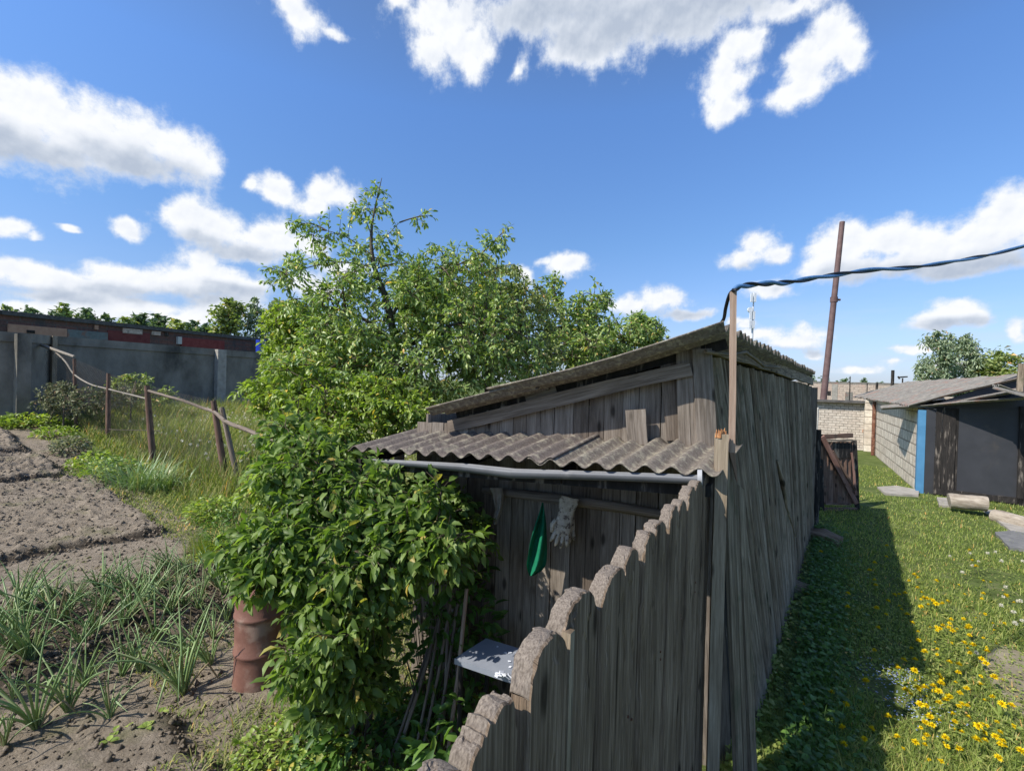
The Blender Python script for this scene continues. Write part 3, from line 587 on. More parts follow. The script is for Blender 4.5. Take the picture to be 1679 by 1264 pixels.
# wall boards and broken post between fence and shed
bp = empty('broken_post', G(1186, 1300)*[1, 1, 0], 'thin grey post with a freshly splintered orange top, between the fence and the shed', 'post')
pt = U(1184, 712, 2.42); pb = np.array([pt[0]+.01, pt[1], 0])
mb = MB(); mb.board(pt, pb, .062, nrm([-.3, -1, 0]), th=.05, rows=20, cols=3, wob=.003, wdir=[1, -.3, 0]); mb.build('shaft', M_PALE, bp)
mb = MB()
for i in range(12):
    o = np.array([(i/11-.5)*.056, random.random()*-.03*0+.02*random.random(), 0]); h_ = .012+.03*random.random()*(1 if i < 8 else 1.6)
    mb.tube([pt+o-UPV*.02, pt+o+UPV*h_+np.array([.006*(random.random()-.3), 0, 0])], [.006, .0015], 5)
mb.build('splintered_top', M_SPLIT, bp)
lb = empty('wall_boards', (1.3, 2.6, 0), 'wide grey boards standing against the near shed corner, right of the broken post', 'boards')
bl = [((1196, 742), (1205, 2.50), .10, .03), ((1216, 800), (1228, 2.62), .10, .0), ((1206, 760), (1214, 2.58), .07, -.02)]
for (tx, ty), (bx, Z), w, sk in bl:
    tp = U(tx, ty, Z); xb = U(bx+18, 1264, Z); b_ = np.array([xb[0], Z+.02, -.02]); mb = MB()
    mb.board(tp, b_, w, nrm([.72, -.69, 0]), th=.022, rows=18, cols=4, wob=.004, convex=.004, skew=.05, wdir=[.69, .72, 0]); mb.build('board', M_SIDE, lb)
st = empty('tall_lath', U(1204, 760, 2.47)*[1, 1, 0], 'tall thin tan wooden lath rising above the shed eaves, carrying the blue cable', 'pole')
a = U(1203.5, 478, 2.47); b_ = U(1201, 742, 2.47); b2_ = U(1209, 790, 2.49); mb = MB()
mb.board(a, b_, .030, [-.2, -1, 0], th=.022, rows=16, cols=2, wob=.0015, wdir=[1, -.2, 0], seed=3); mb.board(b_, b2_, .030, [-.2, -1, 0], th=.022, w2=.004, rows=4, cols=2, wob=.001, wdir=[1, -.2, 0], seed=3)
mb.build('lath', M_STICK, st)
cb_ = empty('overhead_cable', U(1203, 476, 2.47), 'thick blue cable running from the shed roof over the tall lath to the right', 'cable')
pts = [U(1204, 475, 2.46), U(1222, 468, 2.5), U(1262, 465, 2.6), U(1300, 462, 2.72), U(1360, 452, 2.9), U(1430, 443, 3.1), U(1510, 437, 3.4), U(1590, 424, 3.75), U(1679, 404, 4.2), U(1900, 340, 5.5), U(2100, 270, 7)]
def smooth(pts, n=12):
    P = np.asarray(pts); t = np.arange(len(P)); tt = np.linspace(0, len(P)-1, n*(len(P)-1)+1); out = []
    for x in tt:
        i = min(int(x), len(P)-2); f = x-i; p0 = P[max(i-1, 0)]; p1 = P[i]; p2 = P[i+1]; p3 = P[min(i+2, len(P)-1)]
        out.append(.5*((2*p1)+(-p0+p2)*f+(2*p0-5*p1+4*p2-p3)*f*f+(-p0+3*p1-3*p2+p3)*f**3))
    return np.array(out)
ps_ = smooth(pts); n = len(ps_); tw = np.arange(n)*.35
o1 = np.stack([np.zeros(n), np.cos(tw), np.sin(tw)], 1)*.008
mb = MB(); mb.tube(ps_+o1, .011, 8); mb.build('blue_strand', M_CABLE, cb_); mb = MB(); mb.tube(ps_-o1, .008, 8); mb.build('black_strand', M_BLACKC, cb_)
mb = MB(); mb.tube(smooth([U(1204, 475, 2.46), U(1196, 484, 2.52), U(1190, 505, 2.62), U(1187, 522, 2.75), U(1181, 533, 2.86), U(1184, 540, 2.84)]), .010, 8); mb.build('down_lead', M_BLACKC, cb_)

# ------------------------------------------------------------------ things under the lean-to
def cloth(name, outline, depth, m, label, cat, fold=.02, nseg=14, group=None, parent=None):
    """hanging cloth: rows of (y, left x, right x) in view units at one depth, folded and given thickness"""
    rows = []; 
    for i in range(nseg+1):
        y = outline[0][0]+(outline[-1][0]-outline[0][0])*i/nseg; xl = np.interp(y, [o[0] for o in outline], [o[1] for o in outline]); xr = np.interp(y, [o[0] for o in outline], [o[2] for o in outline]); r = []
        for j in range(13):
            u = j/12; r.append(U(xl+(xr-xl)*u, y, depth-fold*math.sin(u*9+i*.25)*min(1, .3+i/6)-.01*math.sin(u*4)))
        rows.append(r)
    fr = np.array(rows); R = [np.concatenate([f, (f+np.array([0, .006, 0]))[::-1]]) for f in fr]; mb = MB(); mb.loft(R, True, True, sm=True); o = mb.build(name, m, parent)
    return tag(o, label, cat, group) if label else o
cloth('green_cloth', [(824, 889, 891), (838, 885, 893), (860, 877, 896), (890, 869, 897), (915, 865, 897), (930, 863, 894), (938, 866, 886), (944, 868, 874)], 3.12, M_GREENC, 'bright green cloth hanging in a point from the rail under the lean-to', 'cloth', .045)
cloth('hanging_rag', [(800, 803, 824), (812, 808, 826), (835, 812, 824), (860, 807, 814)], 3.30, M_RAG, 'small brown grey rag at the left end of the rail under the lean-to', 'rag', .015)
def glove(cx, cy, Z, ang, name_label, sc=1.0):
    root = empty('work_glove', U(cx, cy, Z), name_label, 'glove'); mb = MB(); c = U(cx, cy, Z); dn = nrm(np.array([math.sin(ang), 0, -math.cos(ang)])); sd = nrm(np.cross(dn, [0, 1, 0])); R = []
    prof = [(0, .055, .012), (.03, .058, .018), (.08, .047, .016), (.12, .045, .018), (.17, .052, .022), (.21, .050, .018), (.235, .040, .012)]
    for d_, w, t_ in prof:
        R.append([c+dn*d_*sc+sd*(math.cos(a)*w*sc)+np.array([0, math.sin(a)*t_*sc-.004*math.cos(5*a+d_*60), 0]) for a in np.linspace(0, 2*math.pi, 19)[:-1]])
    mb.loft(R, sm=True)
    for k, (o, L, cu) in enumerate([(-.038, .060, -.25), (-.013, .078, -.08), (.013, .085, .02), (.036, .068, .18)]):
        a = c+dn*.222*sc+sd*o*sc; dd = nrm(dn+sd*cu); mb.tube([a, a+dd*L*.4*sc+np.array([0, -.012, 0]), a+dd*L*.8*sc+np.array([0, -.006, 0]), a+dd*L*sc], [.0125*sc, .013*sc, .011*sc, .004*sc], 8)
    a = c+dn*.15*sc+sd*-.045*sc; dd = nrm(dn*.8-sd*.5); mb.tube([a, a+dd*.035*sc, a+nrm(dn-sd*.1)*.065*sc+dd*.01, a+nrm(dn-sd*.1)*.075*sc], [.016*sc, .015*sc, .012*sc, .004*sc], 8)
    mb.build('glove_body', M_GLOVE, root)
glove(934, 815, 3.10, -.20, 'off-white knitted work glove hanging in front on the rail, its fingers down', 1.15)
glove(931, 818, 3.17, .02, 'off-white work glove hanging mostly behind the other one on the rail', 1.0)
# small table
tb = empty('small_table', G(790, 1220), 'small low table with a grey white board top under the lean-to', 'table')
def atz(px, py, z): return G(px, py, z)
zt0 = .74; A1_, B1_, D1_ = atz(745, 1079, zt0), atz(797, 1046, zt0), atz(846, 1113, zt0); C1_ = B1_+D1_-A1_
mb = MB(); up_ = np.array([0, 0, .035]); mb.hexa([A1_-up_, D1_-up_, C1_-up_, B1_-up_, A1_, D1_, C1_, B1_]); mb.build('table_top', M_WHITE, tb)
cc = (A1_+B1_+C1_+D1_)/4
for P in (A1_, B1_, C1_, D1_):
    q = P+(cc-P)*.15; mb = MB(); mb.tube([[q[0], q[1], 0], q-up_], .016, 8); mb.build('leg', M_DARK, tb)
for i, (x, y) in enumerate([(816, 1060), (829, 1070), (836, 1069), (835, 1084), (837, 1093), (846, 1070), (857, 1072), (859, 1082), (862, 1087), (824, 1103), (853, 1064)]):
    p = atz(x, y, zt0+.004); r_ = .006+.012*random.random(); a = random.random()*6; ring = [(p[0]+math.cos(a+k)*r_*(.4+random.random()), p[1]+math.sin(a+k)*r_*.7*(.4+random.random()), p[2]) for k in (0, 1.2, 2.4, 3.6, 4.8)]
    mb = MB(); mb.loft([ring, [(x_, y_, z_+.002) for x_, y_, z_ in ring]]); tag(mb.build('paint_flake', M_PAPER), 'small white flake lying on the grey table top', 'flake', 'white flakes on the table top')
p = atz(822, 1110, zt0); mb = MB()
for k in range(9):
    c = p+np.array([random.gauss(0, .022), random.gauss(0, .015)-.01, .012+.012*random.random()]); R_ = frame([random.gauss(0, 1) for _ in range(3)], [.1, .3, 1]); mb.box(c, (.035, .026, .006), R_)
tag(mb.build('crumpled_paper', M_PAPER), 'white crumpled paper on the near corner of the small table', 'paper')
# poles leaning in the corner
for (x0, y0, x1, y1, Z0, Z1, r_, lb_) in [(765, 965, 742, 1165, 3.15, 2.95, .014, 'pale thick stick, rightmost of the sticks leaning under the lean-to'), (741, 975, 700, 1190, 3.2, 2.95, .010, None), (735, 985, 726, 1170, 3.2, 2.98, .011, None), (727, 990, 678, 1150, 3.25, 3.0, .012, None), (722, 1010, 690, 1180, 3.2, 2.95, .009, None), (750, 990, 716, 1200, 3.2, 2.9, .010, None), (712, 1030, 668, 1160, 3.3, 3.0, .009, None)]:
    a = U(x0, y0, Z0); b_ = U(x1, y1, Z1); b_ = a+(b_-a)*((a[2]-.0)/(a[2]-b_[2])); mb = MB(); mb.tube([a, (a+b_)/2+np.array([.01, 0, 0]), b_], [r_, r_*1.1, r_], 7, jit=.2)
    tag(mb.build('wooden_stick', M_STICK if lb_ else M_BAT), lb_ or 'dark thin stick leaning in the corner under the lean-to', 'stick', None if lb_ else 'dark sticks under the lean-to')

# ------------------------------------------------------------------ barrel
bc = G(427, 1150); bx, by = G(425, 1112)[:2]; Rb = .20
br = empty('steel_barrel', (bx, by, 0), 'rusty red-brown ribbed steel drum standing in the soil under the leafy bush', 'barrel')
prof = [(0, .214), (.02, .217), (.06, .208), (.12, .205), (.20, .205), (.245, .206), (.255, .214), (.265, .216), (.275, .214), (.285, .206), (.40, .205), (.50, .205), (.53, .206), (.54, .214), (.55, .216), (.56, .214), (.57, .206), (.68, .205), (.72, .207), (.735, .214), (.745, .214), (.75, .206), (.75, .19), (.73, .185)]
R = [[(bx+math.cos(a)*r*.88, by+math.sin(a)*r*.88, z) for a in np.linspace(0, 2*math.pi, 49)[:-1]] for z, r in prof]
mb = MB(); mb.loft(R, sm=True); mb.build('drum', M_BARREL, br)

# ------------------------------------------------------------------ gate
ga = empty('garden_gate', G(1376, 842), 'old brown plank gate with a diagonal brace, past the far end of the shed', 'gate')
GZ = 9.15
def g_(x, y, dz=0): return U(x, y, GZ+(x-1340)*.004+dz)
gn = nrm([-.15, -1, 0])
mb = MB()
for i in range(7):
    x = 1354+i*7.4; top = 724
    mb.board(g_(x, top, .03), g_(x+1, 826, .03), .088, gn, th=.02, rows=8, cols=2, wob=.003)
mb.build('planks', M_GATE, ga)
mb = MB(); mb.board(g_(1345, 712), g_(1348, 840), .09, gn, th=.05, rows=6); mb.build('gate_post', M_DARK, ga)
mb = MB(); mb.board(g_(1402, 722), g_(1407, 838), .075, gn, th=.045, rows=6); mb.build('stile', M_DARK, ga)
mb = MB(); mb.board(g_(1397, 742, -.06), g_(1404, 812, -.06), .03, gn, th=.02, rows=6); mb.build('stile', M_GBR, ga)
mb = MB(); mb.board(g_(1352, 716, 0), g_(1399, 714, 0), .09, gn, th=.05, rows=6, wob=.012); mb.build('rail', M_GATE, ga)
mb = MB(); mb.board(g_(1356, 722, -.05), g_(1399, 722, -.05), .03, gn, th=.03, rows=6); mb.build('rail', M_BAT, ga)
mb = MB(); mb.board(g_(1352, 836, 0), g_(1406, 836, 0), .09, gn, th=.05, rows=6); mb.board(g_(1354, 826, -.03), g_(1396, 827, -.03), .035, gn, th=.03, rows=4); mb.build('rail', M_GATE, ga)
mb = MB(); mb.hexa([g_(1366, 751, .0), g_(1397, 751, .0), g_(1397, 751, .02), g_(1366, 751, .02), g_(1366, 726, .0), g_(1397, 726, .0), g_(1397, 726, .02), g_(1366, 726, .02)]); mb.build('dark_panel', M_DARK, ga)
mb = MB(); mb.board(g_(1349, 716, -.09), g_(1405, 826, -.09), .085, gn, th=.03, rows=8, wob=.006); mb.build('diagonal_brace', M_GBR, ga)
mb = MB(); mb.board(g_(1366, 740, -.06), g_(1408, 812, -.06), .04, gn, th=.03, rows=8, wob=.004); mb.build('diagonal_brace', M_GATE, ga)
mb = MB()
for yy in (722, 765): mb.tube([U(1334, yy, 8.3), g_(1345, yy)], .02, 6)
mb.build('hinge_bar', M_RUST, ga)
mb = MB(); mb.tube([G(1336, 868), G(1336, 868)+UPV*1.75], .05, 8, jit=.2); tag(mb.build('rough_post', M_DARK), 'dark rough post at the far corner of the shed beside the gate', 'post')
mb = MB(); mb.tube([G(1341, 842)+[0, .2, 0], U(1341, 668, 9.3)], .022, 8); tag(mb.build('thin_pole', M_PAINTW), 'thin pale pole between the shed end and the gate', 'pole')

# ------------------------------------------------------------------ brick wall, block wall, garage on the right
M_SILI = brick('white_silicate_brick', (.58, .53, .46), (.48, .42, .36), (.26, .235, .20), .27, .105, nrm([-.85, .52, 0]), .012)
M_BLOCK = brick('pale_block_masonry', (.70, .64, .54), (.58, .51, .42), (.31, .27, .22), .36, .28, A_, .022, stain=(.42, .36, .29))
bw = empty('brick_wall', G(1370, 740), 'low white silicate brick wall with a dark coping, across the lane behind the gate', 'wall')
wl, wr = np.array([11.9, 20.2, 0]), np.array([14.35, 18.8, 0]); dW = nrm(wr-wl); nW = nrm(np.cross(dW, UPV)); nW = nW if nW[1] < 0 else -nW; wl = wl-dW*3; wr = wr+dW*.38
def slab(a, b, z0, z1, th, nn): return [a+UPV*z0-nn*th, b+UPV*z0-nn*th, b+UPV*z0, a+UPV*z0, a+UPV*z1-nn*th, b+UPV*z1-nn*th, b+UPV*z1, a+UPV*z1]
mb = MB(); mb.hexa(slab(wl, wr, -.1, 1.93, .25, nW)); mb.build('masonry', M_SILI, bw)
mb = MB(); mb.hexa(slab(wl-dW*.05+nW*.27, wr-dW*.02+nW*.27, 1.933, 2.03, .58, nW*1.0)); o = mb.build('coping', M_TAR, bw)
mb = MB(); mb.hexa(slab(wr+nW*.003+dW*-.3, wr+nW*.003+dW*-.02, .75, .87, .02, nW)); mb.build('orange_brick', M_ORG, bw)
gr = empty('garage', (10.9, 11.5, 0), 'old garage of pale blocks with slate roof, black doors and a blue painted corner', 'garage')
g1 = np.array([14.75, 18.75, 0]); g0 = np.array([10.35, 12.1, 0]); g0 = G(1500, 803); ag = nrm(g1-g0); ng = nrm(np.cross(UPV, ag)); ng = ng if ng[0] < 0 else -ng
mb = MB(); mb.hexa(slab(g0, g1, -.1, 2.12, .3, ng)); mb.build('side_wall', M_BLOCK, gr)
pl0 = g1-ag*.5; mb = MB(); mb.hexa(slab(pl0+ng*.25, g1+ng*.25, -.1, 2.1, .247, ng)); mb.build('pilaster', M_BLOCK, gr)
mb = MB(); q = g1-ag*1.6+ng*.08; mb.tube([q, q+UPV*2.05], .06, 10); mb.build('drain_pipe', M_RUST, gr)
# front plane
f0 = G(1505, 808)+[.02, 0, 0]; fd = nrm([.8, -.6, 0]); fn = nrm([-.6, -.8, 0])
def fp(px, z=0, o=0):
    """point of the garage front plane seen at column px"""
    r = ray(px, 700); # intersect vertical plane through f0 with normal fn
    t = np.dot(f0-CAM, fn)/np.dot(r, fn); P = CAM+r*t; return np.array([P[0], P[1], z])+fn*o
e0, e1, e2, e3 = fp(1505), fp(1518), fp(1534), fp(1566)
mb = MB(); mb.hexa(slab(e0, e1, -.05, 2.02, .25, fn)); mb.build('blue_corner', M_BLUE, gr)
mb = MB(); mb.hexa(slab(e1+fd*.003, e2, -.05, 2.04, .2, fn)); mb.build('dark_reveal', M_DOOR, gr)
for i, (xa, xb) in enumerate(((1534, 1545), (1545, 1556), (1556, 1567))):
    mb = MB(); c = (fp(xa)+fp(xb))/2; mb.board(c+UPV*2.1+fn*.04, c+UPV*.02+fn*.04, np.linalg.norm(fp(xb)-fp(xa))*.95, fn, th=.05, rows=8, wob=.004); mb.build('door_frame', M_DARK, gr)
dL, dR = fp(1567), fp(1672)
mb = MB(); mb.hexa(slab(dL+fn*.0, dR+fn*.0, .16, 2.12, .06, fn)); dr = mb.build('door', M_DOOR, gr)
mb = MB(); mid = (dL+dR)/2; mb.hexa(slab(dL+fn*.004+fd*.0, dL+fn*.004+fd*.05, .16, 2.1, .02, fn)); mb.build('door_edge', M_DARK, dr)
mb = MB(); mb.board(fp(1534, .10, .06), fp(1690, .10, .06), .14, fn, th=.08, rows=10, wob=.008); mb.build('threshold', M_DARK, gr)
mb = MB(); c = fp(1676, 0, .06); mb.board(c+UPV*2.2, c, .10, fn, th=.08, rows=8); mb.build('door_post', M_DARK, gr)
mb = MB(); mb.hexa(slab(fp(1682)-fn*.05, fp(1682)-fn*.05+fd*3.2, -.05, 2.35, .2, fn)); mb.build('front_wall', M_DOOR, gr)
mb = MB(); x1_ = g1-ng*4.5; x0_ = g0-ng*4.8; mb.hexa(slab(x0_, x1_, -.05, 2.7, .2, -ng)); mb.hexa(slab(g1-ng*.3, x1_, -.05, 2.3, .2, ag)); mb.build('rear_wall', M_BLOCK, gr)
# roofs (corrugated slate, slightly messy)
def roofquad(a, b, c, d, n, m, name, lift=0):
    """a-b eave, d-c upper edge; waves along the eave"""
    a, b, c, d = map(np.asarray, (a, b, c, d)); mb = MB(); cols = n*6; rows = 8; V = []; 
    for sd in (0, 1):
        for r in range(rows+1):
            for q in range(cols+1):
                u = q/cols; v = r/rows; P = (a*(1-u)+b*u)*(1-v)+(d*(1-u)+c*u)*v
                dz = .024*math.cos(2*math.pi*u*n)+.05*(fbm(u*3, v*3+n, 2, 4)-.5)+(.02 if math.floor(u*n/5) % 2 else 0)
                if r == 0: P = P-(d-a)*.02*float(vn(math.floor(u*n/5)*1.0, n, 8))
                V.append(P+UPV*(dz-.012*sd+lift))
    nc = cols+1; N = (rows+1)*nc; Fc = []
    for r in range(rows):
        for q in range(cols): i = r*nc+q; Fc += [(i, i+1, i+nc+1, i+nc), (N+i, N+i+nc, N+i+nc+1, N+i+1)]
    for q in range(cols): Fc.append((q, N+q, N+q+1, q+1)); j = rows*nc+q; Fc.append((j, j+1, N+j+1, N+j))
    for r in range(rows): i = r*nc; Fc.append((i, i+nc, N+i+nc, N+i)); i = r*nc+cols; Fc.append((i, N+i, N+i+nc, i+nc))
    mb.add(V, Fc); return mb.build(name, m, gr)
M_SLG = surf('weathered_slate_far', (.13, .12, .105), (.27, .25, .215), sc=9, bump=.6, bsc=30, c3=(.24, .15, .12), c3sc=2.2, c3lo=.52, c3hi=.66)
pa, pb_ = U(1450, 670, 11.9), U(1705, 653, 9.15)
roofquad(pa, pa+A_*1.6, pb_+A_*1.6+UPV*.04, pb_+UPV*.02, 7, M_SLG, 'porch_roof')
roofquad(pa+UPV*.05+fd*.8, pa+UPV*.05+fd*.8+A_*1.5, pb_+A_*1.5+UPV*.16, pb_+UPV*.12-fd*.25, 7, M_SLG, 'porch_roof', .02)
pa, pb_ = g0+ng*.20-ag*.45+UPV*2.14, U(1705, 613, 9.85)
roofquad(pa, pa+ag*14, pb_+ag*14, pb_, 66, M_SLG, 'roof')
roofquad(U(1640, 634, 9.3), U(1640, 634, 9.3)+A_*.6, U(1720, 660, 8.9)+A_*.6, U(1720, 664, 8.9), 4, M_SLG, 'loose_roof_sheet', .02)
mb = MB(); qa, qb = fp(1515, 2.06, -.02), fp(1700, 2.06, -.02); mb.hexa([qa-fn*.1, qb-fn*.1, qb, qa, qa-fn*.1+UPV*.02, qb-fn*.1+UPV*.98, qb+UPV*.98, qa+UPV*.02]); mb.build('gable_boards', M_DOOR, gr)
mb = MB(); mb.board(U(1672, 642, 9.3), U(1676, 596, 9.3), .09, fn, th=.06); mb.build('roof_post', M_SIDE, gr)
mb = MB(); mb.board(U(1630, 634, 9.1), U(1700, 652, 8.6), .10, [0, -.4, 1], th=.03, rows=6, wob=.01); mb.build('loose_board', M_SLG, gr)
# logs
def log(a, b, r, m, label):
    mb = MB(); a, b = np.asarray(a), np.asarray(b); n = 10; mb.tube([a+(b-a)*i/n+UPV*.006*math.sin(i) for i in range(n+1)], [r*1.02, r, r*.97], 18, jit=.08)
    return tag(mb.build('log', m), label, 'log')
log(U(1556, 821, 9.45), U(1618, 826, 9.15), .15, M_LOG, 'short pale barkless log lying before the black garage door')
log(U(1632, 847, 8.9), U(1730, 872, 8.0), .14, M_LOG, 'pale log at the right edge of the frame, right of the lying short log')
# stump by the shed
rt_ = empty('cut_stump', G(1352, 895), 'low grey half-round stump lying in the shade by the far end of the shed', 'stump')
mb = MB(); c = G(1350, 893); mb.tube([c+A_*-.05+UPV*.06+Q_*-.22, c+A_*.0+UPV*.09, c+A_*.15+UPV*.07+Q_*.2], [.13, .17, .12], 14, jit=.25); mb.build('stump_body', M_FEN, rt_)
c = G(1318, 975); mb = MB(); mb.tube([c+Q_*-.12+UPV*.05, c+Q_*.1+UPV*.06], [.07, .09], 12, jit=.3); tag(mb.build('stone', M_FEN), 'grey stone half hidden in weeds at the foot of the shed wall', 'stone')

# ------------------------------------------------------------------ far things on the right
lp = empty('steel_pole', [U(1350, 656, 20.8)[0], 20.8, 0], 'tall brown steel pole leaning slightly right behind the brick wall', 'pole')
a = U(1381, 364, 20.8); b_ = U(1350.5, 650, 20.8); b_ = a+(b_-a)*(a[2]/(a[2]-b_[2])); mb = MB(); mb.tube([b_, a], [.14, .105], 14); mb.build('shaft', M_STEELP, lp)
c = a+(b_-a)*.35; mb = MB(); mb.tube([c+UPV*.12, c-UPV*.12], .15, 12); mb.tube([c+[.15, 0, 0], c+[.28, 0, 0]], .05, 8); mb.build('bracket', M_STEELP, lp)
M_FBR = brick('far_pale_brick', (.60, .50, .41), (.52, .42, .34), (.36, .30, .25), .5, .18, [1, 0, 0], .02, stain=(.50, .34, .27))
fgb = empty('far_garages', (24, 38, 0), 'row of distant pale brick garages behind the steel pole', 'garages')
a = np.array([18, 40, 0.]); b_ = np.array([38, 34, 0.]); dd = nrm(b_-a); nn = nrm([-dd[1]*-1, -dd[0], 0]); nn = nrm(np.cross(dd, UPV)); nn = nn if nn[1] < 0 else -nn
zT = 2.45+.62
mb = MB(); mb.hexa(slab(a, b_, -.1, zT-.12, 5, nn)); mb.build('masonry', M_FBR, fgb)
mb = MB(); mb.hexa(slab(a-dd*.1, b_+dd*.1, zT-.117, zT+.05, 5.2, nn*1.0)); mb.build('roof', M_SLG, fgb)
def farp(px): r = ray(px, 640); t = np.dot(a-CAM, nn)/np.dot(r, nn); P = CAM+r*t; return np.array([P[0], P[1], 0])
for x0, x1, z0, z1, m in ((1364, 1373, 0, zT-.13, M_SLAB), (1357, 1362, 2.0, 2.35, M_DARK), (1386, 1398, 0, 2.3, M_SLG)):
    mb = MB(); mb.hexa(slab(farp(x0)+nn*.03, farp(x1)+nn*.03, z0, z1, .06, nn)); mb.build('pilaster' if m is M_SLAB else ('vent_opening' if m is M_DARK else 'door'), m, fgb)
for px, yt, Z, r_, lab in ((1464, 607, 30, .09, 'thin dark distant pole standing tallest above the garage roof'), (1438, 627, 30, .07, 'short dark distant pole left of the taller pole above the roof'), (1422, 628, 31, .03, 'very thin distant rod behind the brick wall'), (1394, 617, 31, .03, 'very thin distant rod right of the steel pole')):
    t_ = U(px, yt, Z); mb = MB(); mb.tube([[t_[0], t_[1], 0], t_], r_, 6); tag(mb.build('distant_pole', M_DARK), lab, 'pole')
t_ = U(1480, 620, 30); mb = MB(); mb.tube([[t_[0], t_[1], 0], t_], .04, 6); mb.tube([t_+[-.25, 0, .05], t_+[.3, 0, .1]], .05, 6); mb.tube([t_+[-.3, 0, .1], t_+[-.2, 0, -.05]], .05, 6); tag(mb.build('television_antenna', M_DARK), 'small television antenna above the slate roof', 'antenna')
am = empty('cell_mast', [U(1233, 600, 95)[0], 95, 0], 'distant thin telecom mast with white panel antennas seen above the shed roof', 'mast')
t_ = U(1236, 480, 95); b0_ = np.array([U(1231, 600, 95)[0], 95, 0]); mb = MB(); mb.tube([b0_, t_], [.35, .12], 6); mb.build('mast_pole', M_GREYM, am)
for yc, hh in ((488, 1.8), (517, 1.7), (532, 1.6)):
    for dx in (-3, 2.5):
        c = U(1236+dx-(yc-480)*.06, yc, 94.5); mb = MB(); mb.box(c, (.42, .3, hh)); mb.build('antenna_panel', M_GREYM, am)
c = U(1231, 508, 94.4); mb = MB(); mb.tube([c, c+[0, .4, 0]], .55, 12); mb.build('dish', M_GREYM, am)

# ------------------------------------------------------------------ left background: concrete wall, mesh fence, brick garages
def wallpt(px, yt, zt): 
    r = ray(px, yt); t = (zt-H)/r[2]; return CAM+r*t
cw = empty('concrete_wall', (-14, 17, .7), 'tall stained grey concrete panel wall closing the garden on the left', 'wall')
cols = [(-260, 530, 3.5), (-90, 538, 3.5), (38, 546, 3.5), (88, 551, 3.55), (362, 573, 3.5), (640, 592, 3.5), (900, 608, 3.3)]
W_ = [wallpt(x, y, z) for x, y, z in cols]
W_[5] = W_[4]+(W_[4]-W_[3])*.9; W_[6] = W_[5]+(W_[4]-W_[3])*1.0
for i in range(len(W_)-1):
    a, b_ = W_[i].copy(), W_[i+1].copy(); za = a[2]; zb = b_[2]; a[2] = b_[2] = 0; d_ = nrm(b_-a); nn = nrm(np.cross(d_, UPV)); nn = nn if np.dot(nn, -a) > 0 else -nn
    mb = MB(); P8 = [a-nn*.14, b_-nn*.14, b_, a]; ztop = (za, zb, zb, za); mb.hexa([p-UPV*.1 for p in P8]+[p+UPV*(z-.28) for p, z in zip(P8, ztop)])
    P8 = [a-nn*.18, b_-nn*.18, b_+nn*.05, a+nn*.05]; mb.hexa([p+UPV*(z-.277) for p, z in zip(P8, ztop)]+[p+UPV*z for p, z in zip(P8, ztop)])
    mb.build('panel', M_CONC, cw)
for k, ex in ((2, .0), (3, .06), (4, .05)):
    p = W_[k].copy(); z = p[2]+ex*.4-.04; p[2] = 0; tow = nrm(-p); c = p+tow*.22; mb = MB(); mb.box(c+UPV*z/2, (.3 if k == 2 else .12 if k == 3 else .36, .26, z), frame(nrm(W_[4]-W_[3])*[1, 1, 0])); mb.build('pillar', (M_CONC, M_PALE, M_SLAB)[k-2], cw)
wf = empty('wire_fence', (-9, 11, .3), 'sagging wire mesh garden fence on dark posts with a log top rail', 'fence')
posts = [(122, 588, 125, 706, 13.7, .05), (178, 612, 177, 728, 12.6, .055), (241, 632, 251, 758, 11.0, .07), (350, 657, 371, 794, 9.8, .07)]
PT = []
for x0, y0, x1, y1, Z, r_ in posts:
    a = U(x0, y0, Z); b_ = U(x1, y1, Z); b_ = a+(b_-a)*((a[2]-float(gz(b_[0]))+.1)/(a[2]-b_[2])); PT.append((a, b_)); mb = MB(); mb.tube([b_, (a+b_)/2, a], [r_, r_*.95, r_*.85], 8, jit=.2); mb.build('post', M_GATE, wf)
a = U(364, 668, 9.7); b_ = U(392, 800, 9.5); mb = MB(); mb.tube([b_, a], [.06, .045], 8, jit=.3); mb.build('prop', M_BAT, wf)
mb = MB(); mb.tube(smooth([U(68, 566, 14.6), U(96, 576, 14.1), U(122, 585, 13.7)]), [.05, .04], 7); mb.build('top_rail', M_ROPE, wf)
mb = MB(); mb.tube(smooth([U(92, 578, 14.2), U(108, 594, 13.9), U(122, 614, 13.7), U(148, 630, 13.1), U(178, 638, 12.6), U(210, 646, 11.8), U(241, 654, 11)]), [.025, .022], 6); mb.build('bent_rail', M_ROPE, wf)
mb = MB(); mb.tube(smooth([U(238, 639, 11.05), U(275, 650, 10.6), U(298, 656, 10.4), U(330, 668, 10.1), U(352, 676, 9.75), U(372, 692, 9.4), U(410, 707, 8.9), U(445, 724, 8.4), U(480, 742, 7.9), U(540, 768, 7.3)]), [.03, .035, .045, .05], 8, jit=.2); mb.build('log_rail', M_BAT, wf)
mb = MB(); mb.tube(smooth([U(124, 690, 13.7), U(140, 702, 13.4), U(177, 704, 12.6), U(252, 706, 11), U(262, 706, 10.9)]), .009, 5); mb.build('bottom_wire', M_WIRE, wf)
V = []; Fc = []   # mesh wires, thin triangular strands
tops_ = [U(72, 572, 14.5)]+[p[0] for p in PT]; bots_ = [U(72, 572, 14.5)*[1, 1, 0]+UPV*float(gz(-13.6))]+[p[1] for p in PT]
